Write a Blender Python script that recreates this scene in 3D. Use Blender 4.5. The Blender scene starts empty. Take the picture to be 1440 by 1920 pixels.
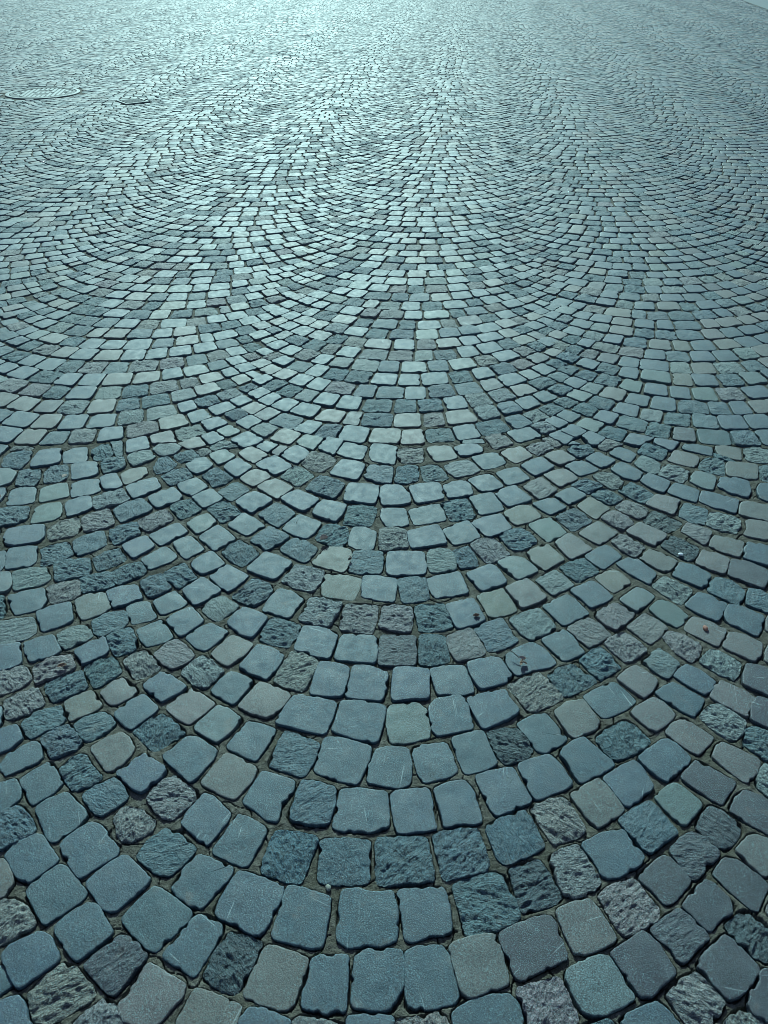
import bpy, math, random
import numpy as np

scene = bpy.context.scene
COL = scene.collection

# ------------------------------------------------------------------ camera, sky, sun, exposure
H_EYE = 1.60
PITCH = math.atan(1080.0 / 1400.0)
cam = bpy.data.cameras.new("camera")
cam_o = bpy.data.objects.new("camera", cam)
COL.objects.link(cam_o)
cam.sensor_fit = 'VERTICAL'
cam.sensor_height = 36.0
cam.lens = 36.0 * 1400.0 / 1920.0
cam.clip_start = 0.05
cam.clip_end = 900.0
cam_o.location = (0, 0, H_EYE)
cam_o.rotation_euler = (math.radians(90) - PITCH, 0, 0)
scene.camera = cam_o

SUN_EL = math.radians(30.0)
SUN_AZ = math.radians(-7.0)           # clockwise from straight ahead
world = bpy.data.worlds.new("World")
scene.world = world
world.use_nodes = True
wn = world.node_tree
sky = wn.nodes.new('ShaderNodeTexSky')
sky.sky_type = 'NISHITA'
sky.sun_disc = False
sky.sun_elevation = SUN_EL
sky.sun_rotation = SUN_AZ
sky.dust_density = 1.0
sky.air_density = 1.0
sky.ozone_density = 3.0
wn.links.new(sky.outputs[0], wn.nodes['Background'].inputs[0])
wn.nodes['Background'].inputs[1].default_value = 0.065
sun = bpy.data.lights.new("sun", 'SUN')
sun.energy = 3.6
sun.angle = math.radians(0.5)
sun.color = (0.64, 1.0, 0.97)
sun_o = bpy.data.objects.new("sun", sun)
COL.objects.link(sun_o)
sun_o.rotation_euler = (math.radians(90) - SUN_EL, 0, math.pi - SUN_AZ)
sun_o.location = (0, 0, 8)
scene.cycles.pixel_filter_type = 'BLACKMAN_HARRIS'
scene.cycles.filter_width = 0.9          # a sharp lens
vs = scene.view_settings
vs.view_transform = 'Standard'
vs.look = 'None'
vs.gamma = 1.0
vs.use_curve_mapping = False
vs.exposure = 0.66

# ------------------------------------------------------------------ helpers
rng = np.random.default_rng(7)
random.seed(7)

def _h(ix, iy, seed):
    n = (ix.astype(np.int64) * 374761393 + iy.astype(np.int64) * 668265263 + int(seed) * 1442695041) & 0xffffffff
    n = ((n ^ (n >> 13)) * 1274126177) & 0xffffffff
    return ((n ^ (n >> 16)) & 0xffff) / 65535.0

def vnoise(x, y, seed=0):
    """smooth value noise in -1..1"""
    ix = np.floor(x); iy = np.floor(y)
    fx = x - ix; fy = y - iy
    fx = fx * fx * fx * (fx * (fx * 6 - 15) + 10); fy = fy * fy * fy * (fy * (fy * 6 - 15) + 10)
    ix = ix.astype(np.int64); iy = iy.astype(np.int64)
    a = _h(ix, iy, seed); b = _h(ix + 1, iy, seed); c = _h(ix, iy + 1, seed); d = _h(ix + 1, iy + 1, seed)
    return (a * (1 - fx) * (1 - fy) + b * fx * (1 - fy) + c * (1 - fx) * fy + d * fx * fy) * 2 - 1

def fbm(x, y, seed=0, oct=3):
    s = 0.0; a = 1.0; t = 0.0
    for o in range(oct):
        s = s + a * vnoise(x, y, seed + o * 17); t += a; a *= 0.5; x = x * 2.03 + 3.1; y = y * 2.03 - 1.7
    return s / t

def mesh_from(name, verts, polys, attrs=None, smooth=True, sharp=None):
    """verts (n,3); polys = list of int arrays (m,k)"""
    me = bpy.data.meshes.new(name)
    verts = np.asarray(verts, np.float32)
    polys = [np.asarray(p, np.int32) for p in polys if len(p)]
    nl = sum(p.size for p in polys); npol = sum(len(p) for p in polys)
    me.vertices.add(len(verts)); me.vertices.foreach_set('co', verts.ravel())
    me.loops.add(nl); me.polygons.add(npol)
    me.loops.foreach_set('vertex_index', np.concatenate([p.ravel() for p in polys]))
    tot = np.concatenate([np.full(len(p), p.shape[1], np.int32) for p in polys])
    st = np.concatenate([[0], np.cumsum(tot)[:-1]]).astype(np.int32)
    me.polygons.foreach_set('loop_start', st)
    me.update(calc_edges=True)
    me.polygons.foreach_set('use_smooth', np.full(npol, smooth, bool))
    for k, v in (attrs or {}).items():
        v = np.asarray(v, np.float32)
        if v.ndim == 1:
            a = me.attributes.new(k, 'FLOAT', 'POINT'); a.data.foreach_set('value', v)
        elif v.shape[1] == 3:
            a = me.attributes.new(k, 'FLOAT_VECTOR', 'POINT'); a.data.foreach_set('vector', v.ravel())
        else:
            a = me.attributes.new(k, 'FLOAT_COLOR', 'POINT'); a.data.foreach_set('color', v.ravel())
    me.validate()
    return me

def link(name, me, mat, loc=(0, 0, 0), parent=None):
    o = bpy.data.objects.new(name, me)
    COL.objects.link(o)
    o.location = loc
    if mat: me.materials.append(mat)
    if parent: o.parent = parent
    return o

def tag(o, label=None, cat=None, group=None, kind=None):
    if label: o['label'] = label
    if cat: o['category'] = cat
    if group: o['group'] = group
    if kind: o['kind'] = kind
    return o

class N:
    """small node builder"""
    def __init__(self, name):
        self.m = bpy.data.materials.new(name); self.m.use_nodes = True
        self.t = self.m.node_tree; self.b = self.t.nodes['Principled BSDF']
    def n(self, typ, **kw):
        x = self.t.nodes.new(typ)
        for k, v in kw.items(): setattr(x, k, v)
        return x
    def l(self, a, b): self.t.links.new(a, b)
    def math(self, op, a, b=None, c=None, clamp=False):
        x = self.n('ShaderNodeMath', operation=op); x.use_clamp = clamp
        for i, v in enumerate((a, b, c)):
            if v is None: continue
            if isinstance(v, (int, float)): x.inputs[i].default_value = v
            else: self.l(v, x.inputs[i])
        return x.outputs[0]
    def noise(self, vec, scale, detail=3, rough=.55, dist=0.0):
        x = self.n('ShaderNodeTexNoise'); x.inputs['Scale'].default_value = scale
        x.inputs['Detail'].default_value = detail; x.inputs['Roughness'].default_value = rough
        x.inputs['Distortion'].default_value = dist
        self.l(vec, x.inputs['Vector']); return x.outputs[0]
    def ramp(self, v, lo, hi, a=0.0, b=1.0):
        x = self.n('ShaderNodeMapRange'); x.clamp = True
        for i, k in enumerate((lo, hi, a, b)): x.inputs[i + 1].default_value = k
        self.l(v, x.inputs[0]); return x.outputs[0]
    def mix(self, f, a, b, mode='MIX'):
        x = self.n('ShaderNodeMix', data_type='RGBA', blend_type=mode)
        for i, v in ((0, f), (6, a), (7, b)):
            if isinstance(v, (int, float)): x.inputs[i].default_value = v
            elif isinstance(v, tuple): x.inputs[i].default_value = (*v, 1)
            else: self.l(v, x.inputs[i])
        return x.outputs[2]
    def attr(self, name, out):
        x = self.n('ShaderNodeAttribute'); x.attribute_name = name; return x.outputs[out]

# ------------------------------------------------------------------ materials
def stone_material():
    k = N('granite_sett')
    tint = k.attr('tint', 'Color'); sp = k.attr('sp', 'Vector'); rg = k.attr('rough', 'Fac')
    grain = k.noise(sp, 330, 3, .7)
    fine = k.noise(sp, 560, 1, .5)
    blot = k.noise(sp, 38, 3, .6)
    blot2 = k.noise(sp, 14, 2, .5)
    v = k.math('ADD', k.ramp(grain, .36, .64, .25, 1.8), k.ramp(blot, .25, .75, -.16, .16))
    v = k.math('MULTIPLY', v, k.ramp(blot2, .3, .7, .9, 1.1))
    c = k.mix(1.0, tint, (1, 1, 1), 'MULTIPLY')
    mr = k.n('ShaderNodeMapping'); mr.inputs['Scale'].default_value = (.55, 1.25, 1); k.l(sp, mr.inputs[0])
    ridge = k.noise(mr.outputs[0], 165, 4, .66, .4)
    relief_shade = k.math('ADD', k.math('MULTIPLY', k.math('SUBTRACT', k.ramp(ridge, .36, .64, .55, 1.5), 1.0), rg), 1.0)  # relief shading painted into the colour: hollows darkened, ridges lightened on rough faces
    v = k.math('MULTIPLY', v, relief_shade)
    vv = k.n('ShaderNodeCombineColor'); [k.l(v, vv.inputs[i]) for i in range(3)]
    c = k.mix(1.0, c, vv.outputs[0], 'MULTIPLY')
    # pale mica flecks and dark pits
    c = k.mix(k.ramp(fine, .56, .66, 0, .5), c, (.20, .36, .38))
    pit = k.noise(sp, 120, 1, .4)
    c = k.mix(k.ramp(pit, .775, .80, 0, .8), c, (.012, .018, .018))
    # rusty / earthy stains that some stones carry
    st = k.noise(sp, 26, 2, .5)
    c = k.mix(k.math('MULTIPLY', k.ramp(st, .62, .78, 0, .38), k.attr('stain', 'Fac')), c, (.17, .13, .10))
    # thin pale scratches on the worn faces
    mp = k.n('ShaderNodeMapping'); mp.inputs['Scale'].default_value = (240, 9, 1); k.l(sp, mp.inputs[0])
    sc = k.noise(mp.outputs[0], 1.0, 1, .5)
    c = k.mix(k.math('MULTIPLY', k.ramp(sc, .735, .77, 0, .35), k.math('SUBTRACT', 1.0, rg, clamp=True)), c, (.42, .52, .52))
    k.l(c, k.b.inputs['Base Color'])
    r = k.math('ADD', k.ramp(rg, 0, 1, .68, .72), k.ramp(blot, .3, .7, -.07, .07))
    r = k.math('ADD', r, k.ramp(grain, .3, .7, -.05, .05))
    k.l(r, k.b.inputs['Roughness'])
    k.b.inputs['IOR'].default_value = 1.65
    # relief
    mid = k.noise(sp, 60, 3, .6, .6)
    h1 = k.math('MULTIPLY', grain, .0009)
    h2 = k.math('MULTIPLY', k.math('MULTIPLY', ridge, rg), .009)
    h3 = k.math('MULTIPLY', k.math('MULTIPLY', mid, k.math('ADD', rg, .05)), .0065)
    h = k.math('ADD', k.math('ADD', h1, h2), h3)
    bp = k.n('ShaderNodeBump'); bp.inputs['Strength'].default_value = 1.0; bp.inputs['Distance'].default_value = 1.0
    k.l(h, bp.inputs['Height']); k.l(bp.outputs[0], k.b.inputs['Normal'])
    return k.m

def sand_material():
    k = N('joint_sand')
    g = k.n('ShaderNodeNewGeometry').outputs['Position']
    a = k.noise(g, 22, 4, .6); b = k.noise(g, 330, 2, .6); d = k.noise(g, 5, 3, .5); e = k.noise(g, 700, 1, .5)
    c = k.mix(k.ramp(a, .3, .7), (.080, .074, .058), (.170, .162, .138))
    c = k.mix(k.ramp(d, .48, .68, 0, .55), c, (.045, .046, .022))
    f2 = k.noise(g, 75, 3, .65)
    c = k.mix(k.ramp(f2, .35, .65, .75, 0), c, (.030, .027, .018))
    c = k.mix(k.ramp(b, .56, .72, 0, .55), c, (.022, .022, .016))
    c = k.mix(k.ramp(e, .68, .74, 0, .7), c, (.34, .34, .29))
    k.l(c, k.b.inputs['Base Color']); k.b.inputs['Roughness'].default_value = .93
    k.b.inputs['Specular IOR Level'].default_value = .25
    h = k.math('ADD', k.math('MULTIPLY', b, .0022), k.math('MULTIPLY', a, .004))
    bp = k.n('ShaderNodeBump'); bp.inputs['Distance'].default_value = 1.0
    k.l(h, bp.inputs['Height']); k.l(bp.outputs[0], k.b.inputs['Normal'])
    return k.m

def plain(name, col, rough=.7, var=.25, scale=60, metal=0.0, bump=.0008, spec=.5):
    k = N(name)
    o = k.n('ShaderNodeTexCoord').outputs['Object']
    a = k.noise(o, scale, 4, .6)
    lo = tuple(x * (1 - var) for x in col); hi = tuple(min(1, x * (1 + var)) for x in col)
    k.l(k.mix(k.ramp(a, .3, .7), lo, hi), k.b.inputs['Base Color'])
    k.l(k.ramp(a, .3, .7, max(.05, rough - .1), min(1, rough + .1)), k.b.inputs['Roughness'])
    k.b.inputs['Metallic'].default_value = metal; k.b.inputs['Specular IOR Level'].default_value = spec
    if bump:
        bp = k.n('ShaderNodeBump'); bp.inputs['Distance'].default_value = bump * 4
        k.l(a, bp.inputs['Height']); k.l(bp.outputs[0], k.b.inputs['Normal'])
    return k.m

M_STONE = stone_material()
M_SAND = sand_material()

# traced stones: look, told-apart flag, outline on the ground in millimetres
DATA = '''bs1 -788 790 -756 775 -715 815 -710 825 -765 880 -780 882 -816 861 -829 835;
bs1 -697 831 -661 792 -648 786 -578 841 -636 901 -663 912 -709 874 -714 857;
ps0 -825 736 -799 747 -789 777 -812 811 -832 827 -861 823;
bs1 -699 697 -688 693 -626 743 -626 754 -684 809 -703 814 -740 784 -754 756;
bs1 -586 725 -558 713 -506 769 -500 784 -561 833 -573 835 -614 802 -634 775;
pr1 -793 643 -750 661 -715 687 -711 694 -744 729 -782 742 -829 729;
bs1 -613 628 -601 623 -553 670 -549 676 -589 725 -613 736 -649 711 -671 683;
bs1 -708 579 -697 574 -643 620 -640 628 -670 666 -697 676 -745 648 -754 632;
bs1 -475 648 -452 639 -401 697 -395 715 -466 760 -487 767 -510 740 -539 701;
bm1 -494 798 -458 792 -421 835 -417 851 -464 886 -495 899 -527 867 -542 833;
bs1 -441 754 -383 717 -328 788 -325 806 -389 831 -404 835 -431 806 -450 767;
bs1 -380 600 -366 595 -328 670 -330 688 -364 706 -385 708 -413 670 -438 630;
dm1 -526 567 -512 563 -470 627 -470 640 -508 663 -532 671 -565 640 -587 614;
or1 -653 523 -617 517 -553 555 -552 567 -602 611 -633 620 -666 583 -678 564;
ps1 -482 519 -428 511 -416 517 -382 561 -381 579 -426 601 -461 619 -484 573 -501 543;
pr1 -565 497 -518 484 -466 506 -477 523 -510 545 -530 555 -554 537 -577 514;
bs0 -748 552 -717 576 -714 583 -746 614 -771 607;
bs1 -734 503 -687 484 -651 509 -650 520 -693 560 -710 558 -744 543;
ps1 -362 497 -296 489 -274 517 -268 545 -340 570 -361 573 -370 552 -386 514;
bs1 -262 670 -247 667 -213 747 -213 766 -295 798 -313 800 -337 754 -351 713;
dr1 -317 573 -288 564 -276 570 -250 633 -244 655 -280 670 -313 673 -335 636 -352 593;
ps1 -187 536 -174 540 -153 607 -149 627 -213 648 -233 651 -253 607 -268 560;
br1 -205 777 -176 775 -156 839 -147 876 -200 888 -242 890 -256 851 -266 798;
bs1 -145 646 -122 648 -114 718 -113 745 -181 766 -206 766 -216 711 -227 665;
bm1 -91 771 -32 775 -31 831 -31 870 -95 874 -140 872 -141 831 -140 777;
bs1 -107 532 -73 535 -71 592 -71 632 -106 632 -139 632 -148 592 -156 542;
bs1 -71 648 -4 650 25 660 28 722 17 756 -26 753 -56 762 -88 758 -94 711 -93 660;
bs1 -27 539 13 537 36 564 39 617 35 642 -32 644 -55 636 -60 592 -61 545;
bs1 -260 492 -206 475 -176 497 -174 520 -228 540 -254 540 -269 519;
pm0 -162 489 -97 478 -79 503 -89 517 -153 527 -169 520;
bs0 -65 477 10 475 15 497 17 526 -33 530 -70 526;
br1 -15 773 19 769 72 777 108 782 101 831 95 876 36 877 -18 874;
br1 119 827 129 781 176 792 215 798 228 815 221 855 211 895 153 897 108 880;
bs1 38 708 43 663 53 656 93 671 137 673 135 729 126 766 75 764 29 760;
br1 158 718 165 666 201 673 258 690 280 708 269 747 259 786 234 800 191 788 144 771;
bs1 42 586 43 538 87 540 135 551 142 561 130 627 114 651 67 648 42 638;
ps1 136 614 149 566 162 558 211 573 240 583 233 636 223 671 172 665 130 650;
ds1 242 630 255 592 265 588 335 617 361 627 355 670 347 704 326 708 261 687 229 670;
dr1 278 758 286 713 328 722 364 736 374 747 350 804 338 825 310 819 269 806;
bs1 131 503 149 484 246 484 258 517 252 549 237 564 207 563 162 552 127 532;
pr1 261 540 267 495 313 497 360 517 347 570 337 590 298 583 254 572;
pr0 29 484 84 475 124 497 116 523 100 535 70 524 23 520;
pr1 365 792 378 751 397 743 448 762 461 779 440 831 430 859 397 849 360 831;
bs1 455 827 469 790 479 784 503 788 557 817 568 831 547 867 538 895 487 884 437 861;
ps1 364 676 376 636 394 633 458 656 466 666 445 718 428 740 389 733 355 718;
pr1 460 718 476 680 488 670 503 673 553 697 571 718 548 758 537 784 484 771 449 749;
ds1 562 766 583 734 596 731 644 769 653 781 626 827 612 835 575 811 541 786;
dm1 638 815 652 788 665 782 723 827 738 843 719 872 693 890 664 876 630 847;
ds1 638 701 658 677 691 704 720 715 727 729 700 773 682 781 649 754 619 727;
dm1 551 663 571 646 575 627 586 616 629 650 654 666 631 701 612 722 574 704 539 680;
ds1 469 595 487 561 507 560 538 583 567 601 555 630 541 666 526 678 485 656 448 636;
gs1 359 564 373 532 388 524 442 540 476 558 461 589 444 627 426 633 385 620 351 601;
ds1 631 586 652 557 665 555 701 579 733 607 700 661 686 670 639 640 611 612;
pr1 549 540 561 517 591 509 622 529 642 549 621 586 606 601 574 589 539 563;
ds1 726 762 760 722 770 716 802 754 816 769 795 804 769 825 748 831 729 817 707 794;
ps1 787 823 815 786 842 796 876 831 858 872 823 886 775 847;
dr1 705 663 726 636 751 619 777 640 792 666 772 697 747 718 721 708 694 687;
ds1 689 532 710 517 742 523 777 558 766 595 740 607 708 579 687 552;
bs1 445 503 461 486 526 489 549 509 531 537 515 552 482 540 437 523;
pr0 631 492 652 478 705 497 707 517 683 540 660 535 631 514;
pm0 814 676 851 711 837 747 806 736 788 715;
bm1 -905 1153 -885 1137 -824 1180 -819 1196 -847 1236 -912 1210 -928 1180;
bm1 -764 1142 -739 1126 -705 1148 -684 1177 -709 1207 -730 1217 -772 1205 -792 1177;
bs1 -958 1086 -927 1106 -907 1135 -939 1177 -975 1161 -981 1132;
br1 -810 1077 -760 1109 -752 1119 -803 1179 -833 1166 -863 1137;
bs1 -917 1039 -906 1032 -846 1066 -838 1081 -855 1116 -877 1128 -923 1096 -932 1061;
ps1 -671 1046 -650 1042 -624 1081 -618 1106 -639 1137 -662 1153 -701 1135 -729 1109;
bs1 -655 1169 -640 1164 -595 1213 -587 1227 -638 1273 -673 1244 -700 1210;
br1 -612 1137 -569 1096 -518 1135 -504 1153 -550 1196 -576 1212 -611 1183 -635 1156;
bs1 -467 1018 -454 1015 -415 1081 -414 1101 -469 1137 -492 1140 -521 1106 -544 1083;
bs1 -583 990 -569 985 -525 1032 -525 1046 -592 1092 -616 1066 -644 1037;
br1 -760 1018 -730 992 -696 1004 -676 1027 -708 1056 -730 1086 -750 1091 -766 1076 -783 1046;
bs1 -822 962 -811 956 -771 990 -764 1011 -803 1056 -817 1066 -843 1046 -868 1020;
bs1 -898 931 -868 949 -850 971 -859 999 -883 1023 -911 1013 -929 985;
bm1 -659 931 -648 927 -605 962 -600 976 -626 1011 -647 1025 -683 1004 -707 976;
bs1 -752 876 -732 863 -680 914 -674 931 -722 967 -743 986 -784 967 -804 947;
br1 -867 855 -841 849 -787 884 -787 901 -830 944 -849 951 -877 940 -899 914;
pr1 -530 944 -500 922 -483 919 -446 958 -437 983 -474 1011 -500 1034 -534 1013 -554 974;
pr1 -593 878 -571 861 -545 876 -521 893 -520 914 -559 944 -601 949 -619 925;
bs1 -408 867 -390 857 -356 914 -351 933 -400 976 -422 983 -444 949 -463 912;
gs1 -433 1132 -416 1124 -376 1172 -366 1194 -403 1224 -433 1236 -459 1202 -484 1166;
bs1 -331 1078 -313 1073 -282 1137 -276 1166 -328 1185 -347 1188 -373 1148 -391 1109;
ps1 -371 976 -347 968 -314 1018 -306 1049 -353 1076 -388 1092 -414 1051 -436 1011;
bs1 -194 1156 -150 1147 -129 1207 -125 1244 -193 1264 -241 1271 -260 1224 -278 1183;
bm1 -236 1042 -192 1027 -166 1081 -160 1119 -225 1152 -252 1156 -267 1109 -282 1059;
bs1 -290 936 -268 918 -243 914 -239 949 -214 990 -214 1015 -270 1037 -294 1042 -312 999 -329 962;
bs1 -76 1135 -16 1124 -2 1185 5 1233 -66 1250 -115 1250 -121 1196 -133 1158;
bs1 -115 1018 -63 1008 -37 1071 -32 1111 -107 1137 -148 1140 -158 1091 -169 1042;
bm1 -174 907 -129 903 -115 949 -114 999 -170 1015 -197 1015 -207 967 -217 920;
bs1 -313 813 -295 812 -273 867 -262 897 -313 925 -335 930 -356 888 -379 843;
bs1 -88 890 -36 888 10 901 11 940 6 987 -59 999 -103 994 -109 940 -116 901;
bs1 -13 1008 32 999 61 1008 67 1056 60 1106 13 1111 -18 1106 -37 1056 -38 1013;
gs1 16 1123 58 1124 112 1137 116 1153 111 1224 89 1244 42 1243 8 1236 7 1180;
bs1 124 1158 134 1144 208 1161 227 1166 216 1253 198 1269 136 1256 117 1230;
bs1 240 1191 253 1164 320 1194 351 1219 331 1259 323 1287 265 1276 219 1259;
bs1 81 1037 97 1013 153 1027 177 1042 165 1096 155 1122 106 1119 68 1109;
bs1 181 1081 195 1034 241 1046 275 1063 261 1116 250 1159 207 1150 171 1137;
dr1 278 1086 299 1063 340 1076 369 1096 357 1132 339 1164 308 1166 262 1158;
bs1 358 1142 379 1101 395 1093 444 1122 460 1135 433 1185 420 1212 377 1202 339 1180;
bs1 24 914 32 886 100 892 119 897 112 958 105 998 29 992 15 980;
bs1 133 931 137 899 170 910 202 907 223 914 210 990 191 1018 148 1011 118 994;
bs1 246 944 259 927 326 956 344 965 323 1022 313 1055 262 1046 218 1030;
bs1 344 990 355 967 424 994 449 1011 428 1061 407 1090 362 1078 325 1061;
bm1 247 827 263 815 337 843 356 857 336 914 322 940 268 920 229 901;
ps1 467 1148 478 1136 528 1158 553 1177 534 1230 523 1253 477 1244 441 1216;
pr1 355 905 375 859 430 876 453 893 435 944 420 974 382 967 337 949;
bs1 454 1037 466 1011 532 1042 561 1063 518 1116 501 1140 472 1127 433 1096;
br1 554 1081 574 1073 644 1106 666 1129 640 1174 619 1190 570 1164 531 1135;
ps1 674 1164 689 1156 730 1185 753 1207 734 1244 713 1263 677 1244 637 1213;
ps1 753 1101 771 1088 813 1122 827 1137 797 1169 772 1197 737 1180 708 1150;
bs1 641 1046 664 1022 676 1015 736 1061 750 1078 724 1122 703 1135 663 1109 622 1081;
bs1 538 994 554 958 566 949 625 990 637 1004 625 1051 611 1072 564 1051 523 1022;
ps1 469 910 485 900 539 931 554 944 527 1004 513 1022 472 1001 436 980;
bm1 548 888 571 853 585 841 640 876 660 888 633 944 620 965 575 944 534 918;
gs1 668 912 684 907 721 940 738 958 707 999 690 1011 660 994 633 974;
ds1 763 967 782 956 819 994 835 1013 788 1051 763 1072 743 1056 709 1025;
gr1 842 1153 872 1127 903 1148 926 1185 897 1219 873 1241 852 1236 813 1202;
ps1 832 1042 859 1011 893 1032 918 1073 877 1104 845 1124 825 1111 805 1081;
br1 907 1101 935 1073 958 1076 984 1116 981 1153 940 1173 920 1164 897 1122;
ds1 970 1169 997 1158 1026 1174 1057 1224 1016 1250 986 1261 961 1236 942 1191;
gr0 900 976 938 967 979 1004 965 1042 932 1066 915 1056 880 1004;
ds1 818 914 859 884 875 876 911 914 922 949 883 976 852 992 827 980 795 940;
dm1 732 863 753 845 786 872 807 897 781 936 757 953 731 931 704 901;
pr1 -975 1199 -961 1194 -915 1216 -890 1244 -930 1297 -967 1279 -1001 1253;
os1 -817 1207 -804 1188 -754 1219 -736 1236 -782 1288 -817 1270 -840 1247;
ps1 -725 1247 -707 1234 -669 1264 -655 1282 -711 1330 -731 1318 -753 1279;
ps1 -521 1188 -496 1177 -458 1219 -443 1241 -487 1276 -517 1293 -542 1267 -569 1230;
bs1 -602 1259 -583 1248 -541 1282 -530 1300 -605 1352 -628 1330 -648 1303;
br1 -879 1259 -866 1250 -804 1288 -798 1303 -830 1356 -880 1330 -917 1306;
pr1 -1041 1276 -1020 1270 -973 1297 -955 1324 -986 1369 -1029 1364 -1071 1349;
bs1 -1071 1349 -1028 1361 -1002 1377 -1037 1456 -1063 1451 -1109 1439;
pr1 -945 1324 -935 1309 -866 1346 -850 1364 -879 1416 -933 1399 -966 1367;
gm1 -1124 1452 -1091 1445 -1024 1469 -1004 1493 -1034 1557 -1101 1546 -1159 1536;
bs1 -1016 1543 -990 1495 -931 1525 -915 1543 -946 1618 -994 1601 -1035 1579;
bs1 -1003 1412 -980 1385 -922 1409 -910 1426 -954 1486 -990 1473 -1026 1452;
gm1 -922 1452 -899 1429 -857 1456 -836 1479 -863 1523 -907 1514 -941 1486;
bs1 -854 1399 -834 1375 -782 1409 -775 1426 -802 1476 -837 1456 -870 1426;
bm1 -838 1493 -819 1481 -762 1514 -751 1536 -770 1583 -825 1572 -859 1543;
br1 -778 1445 -749 1406 -707 1426 -700 1445 -734 1518 -765 1507 -796 1479;
ps1 -912 1579 -885 1543 -836 1572 -818 1594 -857 1663 -903 1651 -935 1624;
bs1 -1120 1601 -1092 1564 -1028 1590 -1020 1620 -1050 1682 -1105 1667 -1146 1647;
pr1 -1024 1647 -999 1614 -941 1636 -929 1651 -953 1715 -1003 1706 -1045 1686;
gm1 -1139 1671 -1062 1698 -1045 1723 -1076 1777 -1128 1772 -1175 1756;
br0 -1155 1550 -1127 1554 -1130 1587 -1163 1649 -1193 1643;
gs0 -1200 1659 -1159 1667 -1154 1694 -1184 1756 -1238 1752;
br1 -922 1659 -858 1682 -834 1694 -867 1752 -919 1739 -955 1723;
bs1 -825 1617 -808 1594 -753 1620 -734 1636 -767 1694 -815 1686 -852 1663;
bs1 -753 1557 -734 1528 -687 1546 -673 1557 -710 1620 -747 1617 -774 1598;
br1 -732 1663 -710 1641 -673 1667 -657 1682 -702 1745 -734 1739 -763 1711;
br1 -666 1711 -635 1680 -606 1715 -587 1727 -620 1768 -647 1801 -675 1777 -700 1747;
bs1 -675 1587 -658 1568 -609 1598 -594 1617 -643 1671 -669 1651 -698 1624;
bs1 -691 1462 -671 1442 -620 1462 -605 1479 -655 1546 -687 1528 -718 1504;
bs1 -610 1507 -583 1479 -545 1521 -530 1543 -577 1598 -610 1579 -641 1546;
bs1 -595 1636 -567 1605 -521 1643 -501 1671 -570 1728 -592 1702 -619 1671;
pm1 -610 1377 -582 1361 -543 1387 -531 1409 -567 1452 -597 1473 -623 1452 -644 1412;
pr1 -696 1349 -673 1324 -628 1349 -615 1364 -670 1429 -700 1419 -725 1390;
br1 -791 1318 -772 1295 -731 1333 -718 1352 -756 1403 -791 1390 -825 1364;
bs1 -500 1679 -478 1664 -439 1715 -426 1739 -502 1789 -524 1768 -549 1735;
gm1 -516 1557 -489 1541 -451 1579 -436 1603 -495 1649 -523 1628 -547 1590;
br1 -425 1617 -388 1601 -358 1639 -343 1663 -354 1698 -408 1728 -435 1686 -464 1643;
bs1 -415 1486 -380 1473 -362 1507 -344 1554 -382 1579 -419 1594 -439 1572 -459 1532;
bs1 -534 1439 -504 1424 -464 1469 -450 1497 -508 1532 -538 1511 -570 1476;
ps1 -452 1383 -430 1371 -389 1412 -372 1449 -408 1473 -438 1484 -461 1456 -485 1416;
gr1 -514 1312 -481 1294 -452 1330 -439 1352 -477 1387 -508 1409 -534 1387 -555 1349;
bs1 -422 1256 -394 1241 -366 1288 -352 1318 -388 1339 -419 1350 -441 1324 -462 1285;
ps1 -336 1210 -294 1199 -261 1241 -248 1273 -297 1303 -336 1315 -360 1276 -382 1236;
bs1 -354 1339 -316 1323 -294 1361 -279 1412 -323 1439 -359 1449 -379 1409 -400 1367;
or1 -258 1297 -216 1283 -194 1342 -182 1387 -220 1412 -261 1424 -280 1374 -299 1318;
br1 -314 1449 -272 1439 -248 1479 -244 1525 -294 1546 -334 1557 -351 1507 -358 1462;
bs1 -317 1564 -279 1554 -257 1601 -243 1628 -284 1667 -324 1679 -346 1636 -365 1583;
gr1 -269 1679 -219 1667 -197 1711 -189 1756 -233 1777 -285 1789 -302 1756 -319 1711;
ps1 -146 1639 -92 1629 -77 1671 -70 1723 -129 1742 -185 1745 -191 1702 -190 1651;
gr1 -208 1528 -161 1521 -142 1564 -126 1617 -179 1639 -222 1639 -237 1594 -252 1546;
bs1 -204 1409 -154 1397 -141 1445 -134 1493 -187 1518 -234 1521 -246 1479 -253 1432;
pr1 -88 1500 -36 1490 -21 1550 -19 1605 -64 1613 -115 1610 -124 1572 -130 1514;
bs1 -79 1387 -25 1381 -18 1426 -18 1479 -67 1486 -121 1486 -131 1445 -139 1396;
bs1 -156 1267 -111 1266 -101 1312 -96 1364 -138 1380 -178 1385 -189 1330 -197 1273;
bs1 -56 1256 -7 1252 7 1294 11 1349 -39 1369 -83 1371 -94 1312 -101 1264;
bs1 -22 1628 30 1622 37 1671 39 1723 -11 1737 -64 1737 -67 1694 -68 1643;
pr1 31 1504 77 1497 85 1550 84 1598 43 1609 0 1610 -8 1572 -15 1518;
dm1 34 1371 86 1374 91 1426 91 1479 41 1483 -8 1486 -13 1432 -16 1377;
bs1 28 1251 75 1259 118 1261 120 1306 124 1355 73 1364 29 1364 22 1312 21 1259;
bs1 138 1294 148 1266 213 1273 240 1282 232 1330 221 1375 157 1371 126 1358;
br1 98 1426 101 1374 158 1380 183 1393 174 1486 103 1486;
pm1 186 1426 203 1387 258 1403 286 1416 270 1473 254 1514 211 1497 176 1479;
bm1 284 1459 295 1419 353 1439 383 1462 363 1514 347 1557 303 1536 261 1511;
br1 97 1557 103 1499 170 1504 201 1511 193 1564 180 1613 134 1610 91 1601;
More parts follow.
